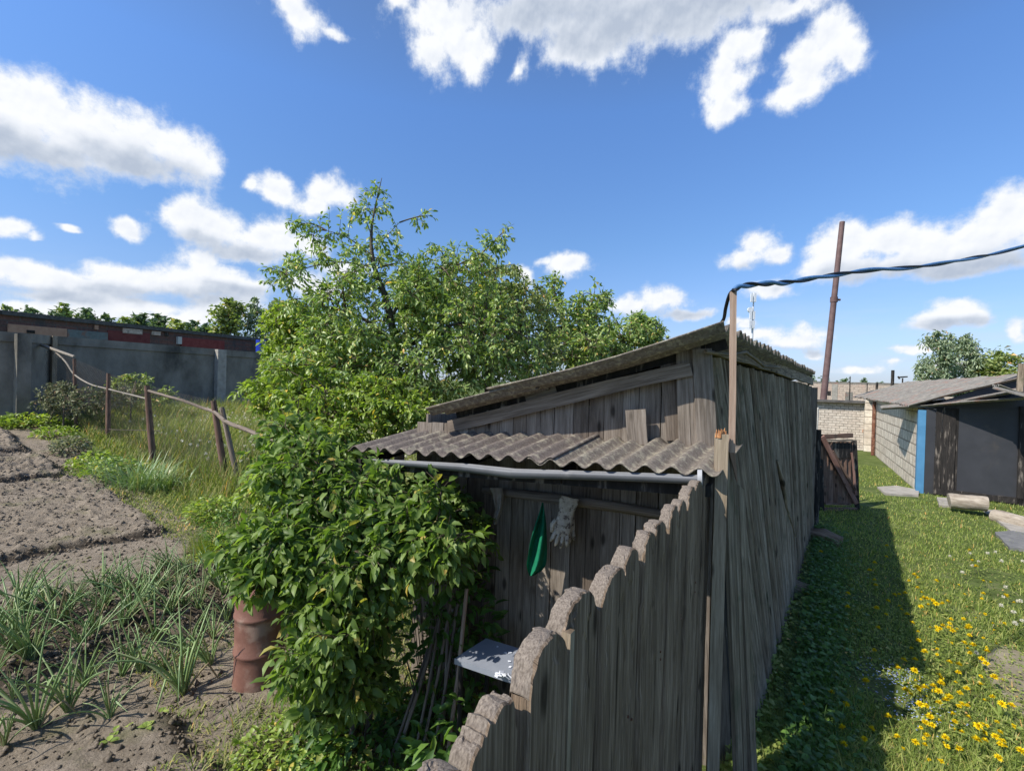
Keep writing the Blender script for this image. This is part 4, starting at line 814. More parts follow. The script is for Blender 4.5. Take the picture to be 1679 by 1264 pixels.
for i in range(len(tops_)-1):
    t0_, t1_, b0_, b1_ = tops_[i], tops_[i+1], bots_[i], bots_[i+1]; L = np.linalg.norm(t1_-t0_); n = int(L/.10)
    hgt = np.linalg.norm(t0_-b0_); sl_ = hgt/L
    for s_ in (1, -1):
        for k in range(-int(n*sl_)-1, n+int(n*sl_)+1):
            q = []
            for tt in np.linspace(0, 1, 9):
                u = (k/n)+s_*tt*sl_ 
                if 0 <= u <= 1: q.append((t0_*(1-u)+t1_*u)*(1-tt)*1.0+(b0_*(1-u)+b1_*u)*tt)
            for a, b_ in zip(q[:-1], q[1:]):
                j = len(V); w = .0028; V += [a+UPV*w, a-UPV*w, b_-UPV*w, b_+UPV*w, (a+b_)/2+np.array([0, w*2, 0])]; Fc += [(j, j+1, j+2), (j, j+2, j+3), (j, j+3, j+4), (j+1, j+4, j+2)]
link('wire_mesh', fastmesh('wire_mesh', V, Fc), M_WIRE, wf)
for (x0, y0, x1, y1, Z0, Z1) in ((358, 588, 425, 601, 21, 22.5), (300, 633, 350, 628, 20, 20.6)):
    mb = MB(); mb.tube(smooth([U(x0, y0, Z0), U((x0+x1)/2, (y0+y1)/2+2, (Z0+Z1)/2), U(x1, y1, Z1)]), .02, 5); tag(mb.build('wall_wire', M_WIRE), 'loose wire on the concrete wall, ' + ('right of the pillar' if y0 < 600 else 'left of the pillar'), 'wire')
M_DBR = brick('dark_red_brick', (.18, .095, .075), (.13, .08, .07), (.12, .10, .09), .9, .28, [.35, .93, 0], .03, stain=(.075, .068, .065))
bg = empty('brick_garages', (-24, 28, 1), 'long dark red brick garage block behind the concrete wall', 'garages')
Ga = wallpt(-330, 477, 5.2); Gb = wallpt(0, 509, 5.2); Gc = wallpt(432, 556, 5.2); Gd = Gc+(Gc-Gb)*.6
dd = nrm((Gc-Gb)*[1, 1, 0]); nn = nrm(np.cross(dd, UPV)); nn = nn if nn[0] > 0 else -nn
for a, b_ in ((Ga, Gb), (Gb, Gc), (Gc, Gd)):
    a = a*[1, 1, 0]; b_ = b_*[1, 1, 0]; d1 = nrm(b_-a); n1 = nrm(np.cross(d1, UPV)); n1 = n1 if n1[0] > 0 else -n1
    mb = MB(); mb.hexa(slab(a, b_, 0, 5.0, 6, n1)); mb.build('masonry', M_DBR, bg)
    mb = MB(); mb.hexa(slab(a+n1*.15, b_+n1*.15, 5.003, 5.22, 6.3, n1)); mb.build('roof', M_TAR, bg)
def gp_(px, py, o=0):
    P0_ = Gb*[1, 1, 0]; r = ray(px, py); t = np.dot(P0_-CAM, nn)/np.dot(r, nn); return CAM+r*t+nn*o
def gpan(x0, y0, x1, y1, m, name, o=.08):
    p = gp_(x0, y0); q = gp_(x1, y1); a = np.array([p[0], p[1], 0]); b_ = np.array([q[0], q[1], 0]); zt = max(p[2], gp_(x1, y0)[2]*0+p[2]); mb = MB()
    t0_ = gp_(x0, y0)[2]; t1_ = gp_(x1, y0+(x1-x0)*.085)[2]; b0__ = gp_(x0, y1)[2]-.0
    P8 = [a+nn*.0, b_+nn*.0, b_+nn*o, a+nn*o]; mb.hexa([v+UPV*(b0__) for v in P8]+[v+UPV*z for v, z in zip(P8, (t0_, t1_, t1_, t0_))]); return mb.build(name, m, bg)
gpan(12, 531, 108, 556, M_ORG, 'orange_wall_patch', .10); gpan(42, 541, 55, 546, M_DARK, 'window', .14)
gpan(109, 540, 175, 560, M_TURQ, 'turquoise_door', .10); gpan(176, 541, 245, 566, M_REDP, 'dull_red_door', .05).data.materials[0] = surf('dull_red', (.12, .03, .03), (.2, .06, .05), sc=3, bump=.2)
gpan(200, 538, 232, 546, M_FBR, 'pale_brick_patch', .09); gpan(248, 543, 262, 549, M_FBR, 'pale_brick_patch', .09); gpan(270, 545, 275, 551, M_DARK, 'vent_opening', .09)
gpan(154, 533, 160, 540, M_ORG, 'pale_brick_patch', .09)
gpan(296, 553, 366, 575, M_REDP, 'red_gate', .12); gpan(289, 552, 295, 564, M_PAINTW, 'white_pillar', .2)
t_ = gp_(409, 560, 1.2); mb = MB(); mb.tube([t_-UPV*1.0, t_+UPV*.1], .33, 16); tag(mb.build('plastic_barrel', M_BLU2), 'bright blue plastic barrel showing above the concrete wall beside the tree', 'barrel')
# ------------------------------------------------------------------ vegetation
def leaves(P, D, N, L, Wd, full=True):
    """leaf blades: base P, direction D, upper side N, length L, width Wd -> verts, tris"""
    P = np.asarray(P, float); n = len(P); D = nrm(D); N = nrm(N-D*np.sum(N*D, 1, keepdims=True)); Sd = np.cross(N, D)
    if full: T_ = np.array([(0, 0, 0), (.30, .46, .10), (.30, -.46, .10), (.34, 0, .0), (.68, .40, .03), (.68, -.40, .03), (.70, 0, -.08), (1, 0, -.24)]); Fc = [(0, 3, 1), (0, 2, 3), (3, 6, 4), (3, 4, 1), (3, 2, 5), (3, 5, 6), (6, 7, 4), (6, 5, 7)]
    else: T_ = np.array([(0, 0, 0), (.45, .5, .12), (.45, -.5, .12), (1, 0, -.15)]); Fc = [(0, 3, 1), (0, 2, 3)]
    L = np.broadcast_to(L, (n,)); Wd = np.broadcast_to(Wd, (n,)); k = len(T_)
    V = P[:, None]+D[:, None]*(T_[None, :, 0:1]*L[:, None, None])+Sd[:, None]*(T_[None, :, 1:2]*Wd[:, None, None])+N[:, None]*(T_[None, :, 2:3]*L[:, None, None])
    return V.reshape(-1, 3), (np.arange(n)[:, None, None]*k+np.array(Fc)[None]).reshape(-1, 3)
def blades(P, L, Wd, lean, az_, seg=3, curl=.6):
    """bent grass blades"""
    n = len(P); P = np.asarray(P, float); L = np.broadcast_to(L, (n,)); Wd = np.broadcast_to(Wd, (n,)); lean = np.broadcast_to(lean, (n,))
    d = np.stack([np.cos(az_), np.sin(az_), np.zeros(n)], 1); s_ = np.stack([-np.sin(az_), np.cos(az_), np.zeros(n)], 1); V = []; pos = P.copy(); ang = lean.copy()
    for i in range(seg+1):
        w = Wd*(1-(i/seg)**1.5)*.5
        if i < seg: V += [pos-s_*w[:, None], pos+s_*w[:, None]]
        else: V += [pos]
        pos = pos+(d*np.sin(ang)[:, None]+UPV*np.cos(ang)[:, None])*(L/seg)[:, None]; ang = ang+curl*np.ones(n)*(.6+lean)
    V = np.stack(V, 1); k = V.shape[1]; Fc = []
    for i in range(seg-1): a = 2*i; Fc += [(a, a+1, a+3), (a, a+3, a+2)]
    a = 2*(seg-1); Fc += [(a, a+1, a+2)]
    return V.reshape(-1, 3), (np.arange(n)[:, None, None]*k+np.array(Fc)[None]).reshape(-1, 3)
def cat(parts):
    V = []; Fc = []; o = 0
    for v, f in parts: V.append(v); Fc.append(f+o); o += len(v)
    return np.concatenate(V), np.concatenate(Fc)
def twigtubes(segs, k=4):
    """many short tapered sticks (a, b, ra, rb) as one mesh"""
    A = np.array([s_[0] for s_ in segs]); B = np.array([s_[1] for s_ in segs]); ra = np.array([s_[2] for s_ in segs]); rb = np.array([s_[3] for s_ in segs])
    d = nrm(B-A); ref = np.where(np.abs(d[:, 2:3]) < .9, np.array([[0, 0, 1.]]), np.array([[1., 0, 0]])); u = nrm(np.cross(d, ref)); w = np.cross(d, u); V = []
    for end, r in ((A, ra), (B, rb)):
        for j in range(k): a = 2*math.pi*j/k; V.append(end+(u*math.cos(a)+w*math.sin(a))*r[:, None])
    V = np.stack(V, 1); Fc = []
    for j in range(k): j2 = (j+1) % k; Fc += [(j, j2, k+j2), (j, k+j2, k+j)]
    return V.reshape(-1, 3), (np.arange(len(A))[:, None, None]*2*k+np.array(Fc)[None]).reshape(-1, 3)
def grow(name, root, label, category, limbs, ells, leafL, m_leaf, m_bark=None, sec=60, per=9, full=True, droop=.35, group=None, twigL=.5, seed=1, wr=.5, shoots=0, tr=.004, sizej=.3):
    """tree or bush: main limbs (polylines with radii), secondary branches into the ellipsoids, twigs, then leaves along the twigs"""
    rg = np.random.default_rng(seed); rt_ = empty(name, root, label, category, group); mb = MB(); nodes = []; nr = []
    for pts, r0, r1 in limbs:
        sp_ = smooth([np.asarray(p, float) for p in pts], 6); mb.tube(sp_, list(np.linspace(r0, r1, 5)), 8, jit=.15)
        for i, p in enumerate(sp_): nodes.append(p); nr.append(r0+(r1-r0)*i/len(sp_))
    segs = []
    def samp(n, shell=.0):
        tot = sum(e[2] for e in ells); out = []
        for c, r, w in ells:
            k = max(1, int(n*w/tot)); v = nrm(rg.normal(size=(k, 3)))*(rg.random((k, 1))*(1-shell)+shell)**(1/3 if shell == 0 else 1); out.append(np.asarray(c)+v*np.asarray(r))
        return np.concatenate(out)
    def connect(targets, maxn, r0, r1, bend, steps=4):
        N_ = np.array(nodes[:maxn]); new = []
        for t_ in targets:
            dd = np.linalg.norm(N_-t_, axis=1)+.6*np.maximum(0, N_[:, 2]-t_[2]); j = int(np.argmin(dd)); a = N_[j]; L_ = np.linalg.norm(t_-a); prev = a
            off = rg.normal(size=3)*.08*L_+UPV*bend*L_
            for q in range(1, steps+1):
                u = q/steps; p = a+(t_-a)*u+off*4*u*(1-u)*.5; segs.append((prev, p, r0+(r1-r0)*(q-1)/steps, r0+(r1-r0)*u)); new.append((prev, p)); nodes.append(p); prev = p
        return new
    S1 = samp(sec); n0 = len(nodes); connect(S1, n0, max(.006, tr*3), tr*1.5, .12)
    n1 = len(nodes); tot = sum(e[2] for e in ells); S2 = samp(tot); 
    if shoots: 
        c_, r_, w_ = ells[0]; S2 = np.concatenate([S2, samp(shoots, 1.0)*1.0+rg.normal(size=(0+len(samp(shoots, 1.0)), 3))*0.12+UPV*.1]) if False else S2
    N_ = np.array(nodes[:n1]); LP = []; LD = []; LN = []
    for t_ in S2:
        dd = np.linalg.norm(N_-t_, axis=1); j = int(np.argmin(dd)); a = N_[j]; v = t_-a; L_ = np.linalg.norm(v)
        if L_ > twigL*2.2: a = t_-v/L_*twigL*2.2; v = t_-a; L_ = twigL*2.2
        if L_ < twigL*.5: v = nrm(v+rg.normal(size=3)*.05)*twigL*.6; L_ = twigL*.6
        dirn = v/L_; mid = a+v*.5+UPV*.05*L_; end = a+v-UPV*droop*.15*L_; segs.append((a, mid, tr, tr*.7)); segs.append((mid, end, tr*.7, tr*.35))
        k = int(per*(.7+.6*rg.random())); us = np.sort(rg.random(k))**.8
        for q, u in enumerate(us):
            p = (1-u)**2*a+2*u*(1-u)*mid+u*u*end; side = rg.normal(size=3); dl_ = nrm(dirn*.55+side*.55-UPV*droop*(.6+.6*rg.random())); LP.append(p+side*.01); LD.append(dl_); LN.append(UPV*1.0+rg.normal(size=3)*.68-np.array([.15, .1, 0]))
    LP = np.array(LP); L_ = leafL*(1-sizej+2*sizej*rg.random(len(LP))); V, Fc = leaves(LP, np.array(LD), np.array(LN), L_, L_*wr, full)
    link('foliage', fastmesh('foliage', V, Fc), m_leaf, rt_)
    tv, tf = twigtubes(segs); me = fastmesh('twigs', tv, tf, True); link('twigs', me, m_bark or M_TWIG, rt_)
    mb.build('trunk', M_BARK, rt_); return rt_
def E(px, py, Z, rx, ry, rz, n): return (U(px, py, Z), (rx, ry, rz), n)
def foot(px, Z): p = U(px, 640, Z); return [p[0], p[1], float(gz(p[0]))]

# the leafy bush in front of the lean-to
grow('cherry_bush', foot(560, 3.0), 'large glossy leafed bush spreading in front of the left end of the lean-to', 'bush',
     [([foot(590, 2.95), U(585, 1050, 2.95), U(560, 900, 2.95), U(560, 820, 3.05)], .025, .008), ([foot(560, 3.05), U(540, 1080, 3.0), U(500, 960, 2.9), U(450, 880, 2.9)], .02, .006), ([foot(610, 3.0), U(630, 1060, 2.95), U(660, 940, 2.85), U(710, 880, 2.8)], .018, .006), ([foot(575, 3.1), U(560, 1000, 3.2), U(500, 800, 3.4), U(480, 720, 3.6)], .02, .006)],
     [E(540, 860, 3.0, .40, .40, .27, 220), E(575, 940, 2.85, .36, .38, .30, 230), E(450, 960, 2.75, .09, .12, .06, 18), E(395, 915, 2.8, .08, .12, .06, 14), E(480, 710, 3.5, .2, .3, .2, 60), E(740, 880, 2.7, .10, .12, .08, 14), E(700, 820, 2.85, .14, .14, .12, 24), E(480, 905, 2.85, .36, .36, .20, 230), E(555, 1030, 2.75, .28, .30, .26, 210), E(650, 910, 2.78, .26, .28, .20, 120), E(715, 905, 2.7, .15, .15, .10, 34), E(490, 760, 3.2, .26, .35, .20, 120), E(560, 785, 3.1, .28, .25, .10, 80), E(615, 800, 3.0, .18, .15, .07, 34), E(705, 815, 3.25, .20, .12, .10, 60), E(735, 850, 3.2, .2, .12, .16, 80), E(775, 880, 3.3, .12, .1, .16, 40), E(620, 850, 2.9, .22, .22, .14, 60), E(560, 1110, 2.78, .28, .26, .15, 110), E(520, 1130, 2.8, .22, .26, .12, 60), E(530, 1085, 2.7, .18, .22, .18, 80), E(425, 890, 2.9, .13, .2, .10, 30), E(560, 1060, 2.8, .25, .3, .2, 90)],
     .066, L_NEAR, per=10, sec=120, twigL=.30, seed=3, wr=.5, droop=.55, tr=.003, sizej=.45)
grow('cherry_bush', foot(520, 4.4), 'bright green bush between the mesh fence rail and the left end of the lean-to roof', 'bush',
     [([foot(560, 4.6), U(560, 800, 4.6), U(560, 690, 4.6)], .03, .01), ([foot(500, 4.3), U(500, 850, 4.3), U(500, 740, 4.2)], .025, .008), ([foot(640, 4.8), U(640, 780, 4.8), U(620, 660, 4.8)], .025, .01)],
     [E(560, 690, 4.6, .7, .6, .42, 330), E(640, 660, 4.8, .5, .5, .32, 200), E(490, 640, 5.0, .5, .6, .35, 230), E(530, 760, 4.0, .42, .4, .3, 200), E(460, 800, 3.9, .35, .4, .3, 130), E(432, 640, 5.2, .22, .3, .12, 40), E(690, 680, 4.6, .2, .3, .12, 60)],
     .060, L_YEL, per=13, sec=70, twigL=.3, seed=5, wr=.48, droop=.45, tr=.003)
# the tall cherry behind the lean-to
grow('cherry_tree', foot(655, 5.6), 'tallest loose cherry tree with upright bare-stemmed leader, rising behind the lean-to', 'tree',
     [([foot(660, 5.6), U(655, 720, 5.6), U(652, 600, 5.6), U(635, 500, 5.6), U(612, 430, 5.6), U(610, 370, 5.6), U(626, 292, 5.6)], .075, .003),
      ([U(640, 520, 5.6), U(680, 470, 5.5), U(740, 440, 5.5), U(790, 415, 5.5)], .024, .004), ([U(618, 440, 5.6), U(560, 430, 5.5), U(500, 440, 5.4), U(460, 458, 5.4)], .012, .003),
      ([U(612, 420, 5.6), U(570, 390, 5.5), U(535, 378, 5.5)], .009, .003), ([U(610, 390, 5.6), U(595, 345, 5.6)], .007, .003), ([U(612, 410, 5.6), U(655, 365, 5.7)], .007, .003), ([U(648, 560, 5.6), U(590, 520, 5.4), U(520, 500, 5.3)], .03, .008), ([U(650, 580, 5.6), U(720, 540, 5.5), U(800, 520, 5.5)], .03, .008)],
     [E(660, 450, 5.6, .75, .7, .40, 95), E(540, 445, 5.5, .62, .6, .34, 70), E(490, 375, 5.5, .2, .2, .1, 9), E(600, 380, 5.6, .5, .5, .36, 40), E(740, 440, 5.6, .6, .6, .34, 76), E(510, 400, 5.5, .42, .4, .22, 20), E(800, 410, 5.5, .3, .3, .2, 22), E(614, 325, 5.6, .24, .25, .2, 16), E(690, 355, 5.7, .12, .12, .08, 6), E(460, 455, 5.4, .22, .2, .18, 18), E(830, 388, 5.5, .1, .1, .1, 5),
      E(600, 520, 5.4, 1.0, .7, .5, 330), E(760, 520, 5.6, .9, .7, .55, 340), E(560, 600, 5.2, .9, .7, .45, 320), E(700, 600, 5.4, .9, .7, .45, 330), E(820, 590, 5.6, .6, .6, .4, 170)],
     .062, L_TREE, per=13, sec=130, twigL=.32, seed=11, wr=.42, droop=.4, tr=.0035, full=True)
grow('lilac_tree', foot(800, 6.6), 'dense round dull green tree right of the tall cherry, behind the shed roof', 'tree',
     [([foot(800, 6.6), U(800, 640, 6.6), U(790, 540, 6.6), U(790, 450, 6.6)], .07, .015), ([foot(850, 6.8), U(850, 600, 6.8), U(860, 500, 6.8)], .05, .012), ([foot(720, 6.6), U(710, 640, 6.6), U(700, 520, 6.6)], .05, .012)],
     [E(790, 480, 6.8, .85, .8, .55, 420), E(850, 520, 7.0, .65, .8, .55, 320), E(730, 530, 6.7, .7, .7, .5, 280), E(860, 590, 6.8, .7, .7, .4, 260), E(690, 470, 6.9, .5, .5, .35, 90)],
     .066, L_TREE2, per=11, sec=90, twigL=.32, seed=17, wr=.5, droop=.3, tr=.004, full=False)
grow('hazel_bush', foot(490, 6.6), 'broad yellow green bush left of the tall cherry, beside the concrete wall', 'bush',
     [([foot(500, 6.6), U(500, 680, 6.6), U(500, 560, 6.6)], .05, .012), ([foot(460, 6.4), U(455, 680, 6.4), U(450, 600, 6.4)], .04, .012), ([foot(560, 6.7), U(560, 680, 6.7), U(560, 560, 6.7)], .04, .012)],
     [E(500, 530, 6.8, .62, .6, .34, 300), E(475, 590, 6.5, .42, .5, .38, 250), E(560, 570, 6.6, .6, .6, .5, 280), E(520, 640, 6.2, .8, .6, .35, 300), E(470, 510, 6.8, .2, .3, .12, 24)],
     .070, L_YEL, per=11, sec=70, twigL=.32, seed=19, wr=.52, droop=.3, tr=.004, full=False)
grow('plum_tree', foot(960, 9.0), 'open twiggy tree farthest right of the tree group, above the middle of the shed roof', 'tree',
     [([foot(960, 9), U(955, 620, 9), U(930, 540, 9), U(905, 465, 9)], .06, .01), ([foot(980, 9.2), U(985, 600, 9.2), U(1000, 540, 9.2)], .05, .012), ([U(960, 600, 9), U(960, 540, 9), U(975, 478, 9)], .03, .008)],
     [E(920, 520, 9, .62, .7, .6, 130), E(965, 520, 9.2, .5, .6, .5, 110), E(905, 470, 9, .28, .3, .25, 26), E(985, 490, 9.2, .25, .3, .22, 24), E(940, 570, 8.8, .8, .8, .5, 260)],
     .10, L_TREE, per=8, sec=70, twigL=.4, seed=23, wr=.5, droop=.3, tr=.005, full=False)
grow('plum_bush', foot(1040, 10.5), 'low dense green bush ending the tree group, just left of the shed roof peak', 'bush',
     [([foot(1030, 10.5), U(1030, 620, 10.5), U(1030, 560, 10.5)], .05, .015), ([foot(1070, 10.7), U(1065, 600, 10.7), U(1065, 545, 10.7)], .04, .012)],
     [E(1020, 560, 10.5, .75, .8, .6, 330), E(1065, 555, 10.8, .36, .5, .50, 170), E(1045, 525, 10.8, .3, .4, .25, 70), E(980, 580, 10.2, .6, .6, .45, 200)],
     .10, L_TREE, per=8, sec=50, twigL=.4, seed=29, wr=.5, droop=.3, tr=.005, full=False)
# shrubs by the concrete wall and along the mesh fence
grow('dry_bush', foot(105, 13.2), 'pale half dry bush below the first fence post by the concrete wall', 'bush', [([foot(105, 13.2), U(105, 660, 13.2)], .03, .01), ([foot(85, 13.4), U(85, 650, 13.4)], .03, .01)],
     [E(95, 655, 13.4, .55, .6, .55, 160), E(150, 655, 13, .7, .6, .45, 120), E(190, 650, 13.6, .5, .5, .4, 60)], .09, L_STALK, per=8, sec=30, twigL=.35, seed=31, wr=.5, full=False)
grow('elder_bush', foot(215, 14), 'small dark green bush behind the second and third fence posts', 'bush', [([foot(215, 14), U(215, 650, 14)], .03, .01)],
     [E(205, 640, 15, .6, .6, .6, 110), E(232, 632, 15, .4, .4, .4, 60), E(265, 650, 15, .6, .5, .4, 60)], .11, L_TREE2, per=7, sec=20, twigL=.35, seed=33, wr=.5, full=False)
def herb(name, label, cat_, px, Z, spread, hgt, n, leafL, m, seed, group=None, wr=.5):
    """low leafy plant"""
    f_ = foot(px, Z); rg = np.random.default_rng(seed); rt_ = empty(name, f_, label, cat_, group); k = n
    c = np.asarray(f_); r = np.sqrt(rg.random(k))*spread; a = rg.random(k)*2*math.pi; z = rg.random(k)**.7*hgt*(1-.5*(r/spread)**2)
    P = c+np.stack([r*np.cos(a), r*np.sin(a), z+.02], 1); D = np.stack([np.cos(a), np.sin(a), rg.normal(size=k)*.3+.1], 1)+rg.normal(size=(k, 3))*.5
    V, Fc = leaves(P, D, UPV+rg.normal(size=(k, 3))*.4, leafL*(.6+.8*rg.random(k)), leafL*wr*(.6+.8*rg.random(k)), True); link('leaves', fastmesh('leaves', V, Fc), m, rt_)
    idx = rg.integers(0, k, max(5, k//12)); segs = [(c+(P[i]-c)*[.25, .25, 0], P[i], .004, .002) for i in idx]; tv, tf = twigtubes(segs); link('stems', fastmesh('stems', tv, tf), M_TWIG, rt_); return rt_
herb('leafy_plant', 'bright plant at the foot of the concrete wall, at the left frame edge', 'plant', 48, 13.3, .75, .42, 700, .13, L_YEL, 41)
herb('leafy_plant', 'low bright plant between the first fence post and the garden path', 'plant', 92, 12.3, .45, .3, 300, .10, L_YEL, 42)
herb('leafy_plant', 'pale green leafy clump in front of the first fence post', 'plant', 118, 10.9, .36, .42, 420, .085, L_STALK, 43)
herb('leafy_plant', 'bright leafy clump in front of the second fence post', 'plant', 155, 10.0, .42, .38, 420, .09, L_YEL, 44)
herb('leafy_plant', 'mid green leafy clump left of the third fence post', 'plant', 190, 9.7, .5, .4, 420, .085, L_TREE, 45)
herb('leafy_plant', 'feathery green clump at the edge of the dug soil', 'plant', 160, 9.2, .40, .22, 700, .05, L_YEL, 46)
herb('leafy_plant', 'yellow green weed clump at the foot of the propped fence post', 'plant', 350, 7.6, .34, .4, 380, .08, L_YEL, 47)
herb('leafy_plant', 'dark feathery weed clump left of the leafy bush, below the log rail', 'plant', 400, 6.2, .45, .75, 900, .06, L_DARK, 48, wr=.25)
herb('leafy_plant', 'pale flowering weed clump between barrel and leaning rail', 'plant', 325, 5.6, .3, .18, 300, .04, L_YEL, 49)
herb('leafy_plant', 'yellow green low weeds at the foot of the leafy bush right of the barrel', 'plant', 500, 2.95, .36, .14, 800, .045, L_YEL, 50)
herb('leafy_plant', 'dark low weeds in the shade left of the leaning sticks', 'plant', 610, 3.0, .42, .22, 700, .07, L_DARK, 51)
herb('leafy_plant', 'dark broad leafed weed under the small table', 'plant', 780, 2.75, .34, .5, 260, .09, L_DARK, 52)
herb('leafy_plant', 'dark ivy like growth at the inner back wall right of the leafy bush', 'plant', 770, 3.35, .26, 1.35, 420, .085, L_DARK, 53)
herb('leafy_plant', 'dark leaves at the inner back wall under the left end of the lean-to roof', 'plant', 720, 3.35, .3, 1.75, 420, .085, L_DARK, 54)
def dead_leaves(px, py, Z):
    rg = np.random.default_rng(3); P = U(px, py, Z)+rg.normal(size=(9, 3))*[.035, .03, .055]; V, Fc = leaves(P, rg.normal(size=(9, 3))*[.4, .4, .3]-UPV, rg.normal(size=(9, 3)), .09, .03); return tag(link('dead_leaves', fastmesh('dead_leaves', V, Fc), leafmat('dead_leaf', (.30, .20, .16), (.42, .31, .27), (.5, .4, .36), .2, .7, tcol=(1, 1, 1))), 'bunch of curled pinkish dead leaves hanging left under the lean-to', 'leaves')
dead_leaves(741, 872, 2.9)
# tall grass clumps
def clump(name, label, px, py, n, L, m, seed, w=.008, spread=.12, lean=.5):
    g = G(px, py); rg = np.random.default_rng(seed); P = g+np.stack([rg.normal(size=n)*spread, rg.normal(size=n)*spread, np.zeros(n)], 1); a = np.arctan2(P[:, 1]-g[1], P[:, 0]-g[0])+rg.normal(size=n)*.6
    V, Fc = blades(P, L*(.5+.7*rg.random(n)), w, lean*rg.random(n), a, 5, .28); return tag(link(name, fastmesh(name, V, Fc), m), label, 'grass')
clump('grass_tuft', 'coarse long bladed grass tuft in front of the third fence post', 225, 800, 240, .75, L_ONION, 61, .018, .22, .7)
clump('grass_tuft', 'coarse grass tuft between the third fence post and the prop', 265, 800, 160, .7, L_ONION, 62, .016, .2, .8)
clump('grass_tuft', 'fine bright green grass tuft left of the barrel behind the onion bed', 345, 910, 700, .40, L_GRASS, 63, .007, .11, .4)
clump('grass_tuft', 'fine green grass tuft at the edge of the dug soil beside the path', 150, 782, 500, .30, L_GRASS, 64, .009, .2, .5)

# onion rows
def onion(seed, big=1.0):
    rg = np.random.default_rng(seed); n = rg.integers(9, 15); a = rg.random(n)*6.28; L = big*(.28+.24*rg.random(n)); P = np.stack([np.cos(a)*.008, np.sin(a)*.008, np.full(n, -.02)], 1)
    parts = []; mb = MB()
    for i in range(n):
        d = np.array([math.cos(a[i]), math.sin(a[i]), 0]); pts = [P[i]]; ang = .05+.42*rg.random()**1.3; cur = rg.random()*.34; kink = rg.integers(4, 9) if rg.random() < .6 else 99
        for q in range(8):
            if q == kink: ang += 1.1+.7*rg.random()
            pts.append(pts[-1]+(d*math.sin(ang)+UPV*math.cos(ang))*L[i]/8); ang = min(ang+cur*.55, 2.7)
        mb.tube(pts, [.0045*big, .0062*big, .0056*big, .004*big, .001], 5, mi=1 if rg.random() < .13 else 0)
    mb.tube([[0, 0, -.04], [0, 0, .0], [0, 0, .10*big]], [.011, .010, .007], 7, mi=0); return mb
ONP = [onion(i, b_) for i, b_ in enumerate((1.0, 1.15, .85, 1.0, 1.25, .9))]; first = {}
rgo = np.random.default_rng(77); spots = []
for x, y in [(22, 1075), (90, 1030), (30, 1000), (112, 1140), (60, 1165), (180, 1150), (200, 1080), (255, 1035), (150, 1050), (232, 1075), (300, 1110), (310, 1050), (285, 1000), (350, 1020), (330, 975), (372, 1000), (215, 1010), (265, 965), (300, 940), (355, 960), (170, 1000), (120, 985), (75, 975), (20, 1135), (8, 1195), (245, 985), (325, 1000), (380, 965), (140, 1100), (5, 1040), (45, 1090), (205, 975), (270, 1075), (345, 1065)]:
    spots.append(G(x, y+26)[:2])
for q in (5.1, 5.5, 5.9, 6.25):
    for p in np.arange(-2.4, 2.1, .26): v = pq(p+rgo.normal()*.05, q+rgo.normal()*.07); spots.append(v[:2])
for i, (x, y) in enumerate(spots):
    k = i % 6
    if k not in first: o = ONP[k].build('onion_plant', [L_ONION, L_DRY]); first[k] = o
    else: o = first[k].copy(); C.objects.link(o)
    o.location = (x, y, soil_z(x, y)); o.rotation_euler = (rgo.normal()*.12, rgo.normal()*.12, rgo.random()*6.28); s_ = (.82+.38*rgo.random())*(1.1 if i < 12 else .9); o.scale = (s_, s_, s_)
    onb = 'at the left edge of the bed' if x < -3.9 else ('nearest the barrel' if x > -2.95 and y > 3.6 else 'in the middle of the bed')
    tag(o, 'onion plant with bent grey green tubular leaves, ' + onb, 'onion', 'onion plants in the dark soil bed')
for i, (x, y) in enumerate([(218, 1196), (186, 1228), (178, 1250), (135, 1243), (262, 1188), (240, 1222)]):
    g = G(x, y); z = soil_z(g[0], g[1]); rg = np.random.default_rng(i+90); a = rg.random(5)*6.28; D = np.stack([np.cos(a), np.sin(a), .35+0*a], 1); V, Fc = leaves(np.tile([g[0], g[1], z], (5, 1))+D*.005, D, np.tile(UPV, (5, 1)), .05, .035)
    tag(link('seedling', fastmesh('seedling', V, Fc), L_YEL), 'tiny pale green seedling in the pale front bed', 'seedling', 'seedlings in the front bed')

# scattered clods on the beds, loose soil
def clods(name, n, fsel, seed, smin=.008, smax=.03):
    rg = np.random.default_rng(seed); p = rg.uniform(-3, 2.9, n*3); q = rg.uniform(2.3, 16, n*3); h, d = soil_profile(p, q); keep = rg.random(n*3) < fsel(p, q, h, d); p, q, h = p[keep][:n], q[keep][:n], h[keep][:n]; n = len(p)
    X = A_[0]*p+Q_[0]*q; Y = A_[1]*p+Q_[1]*q; C0 = np.stack([X, Y, gz(X)+h+.003], 1); base_ = np.array([(1, 0, 0), (0, 1, 0), (-1, 0, 0), (0, -1, 0), (0, 0, 1), (0, 0, -1.)]); F0 = np.array([(0, 1, 4), (1, 2, 4), (2, 3, 4), (3, 0, 4), (1, 0, 5), (2, 1, 5), (3, 2, 5), (0, 3, 5)])
    sz = smin+(smax-smin)*rg.random(n)**3; V = C0[:, None]+base_[None]*(sz[:, None, None]*(.6+.8*rg.random((n, 6, 1))))+rg.normal(size=(n, 6, 3))*sz[:, None, None]*.2
    Fc = (np.arange(n)[:, None, None]*6+F0[None]).reshape(-1, 3); me = fastmesh(name, V.reshape(-1, 3), Fc); a_ = me.attributes.new('soil_tone', 'FLOAT', 'POINT'); a_.data.foreach_set('value', np.repeat(rg.random(n)*.35, 6).astype(np.float32))
    return tag(link(name, me, M_SOIL), kind='stuff', label='loose clods and crumbs of earth scattered over the beds', cat='soil clods')
clods('soil_clods', 26000, lambda p, q, h, d: .25+.75*(d > .3), 5)

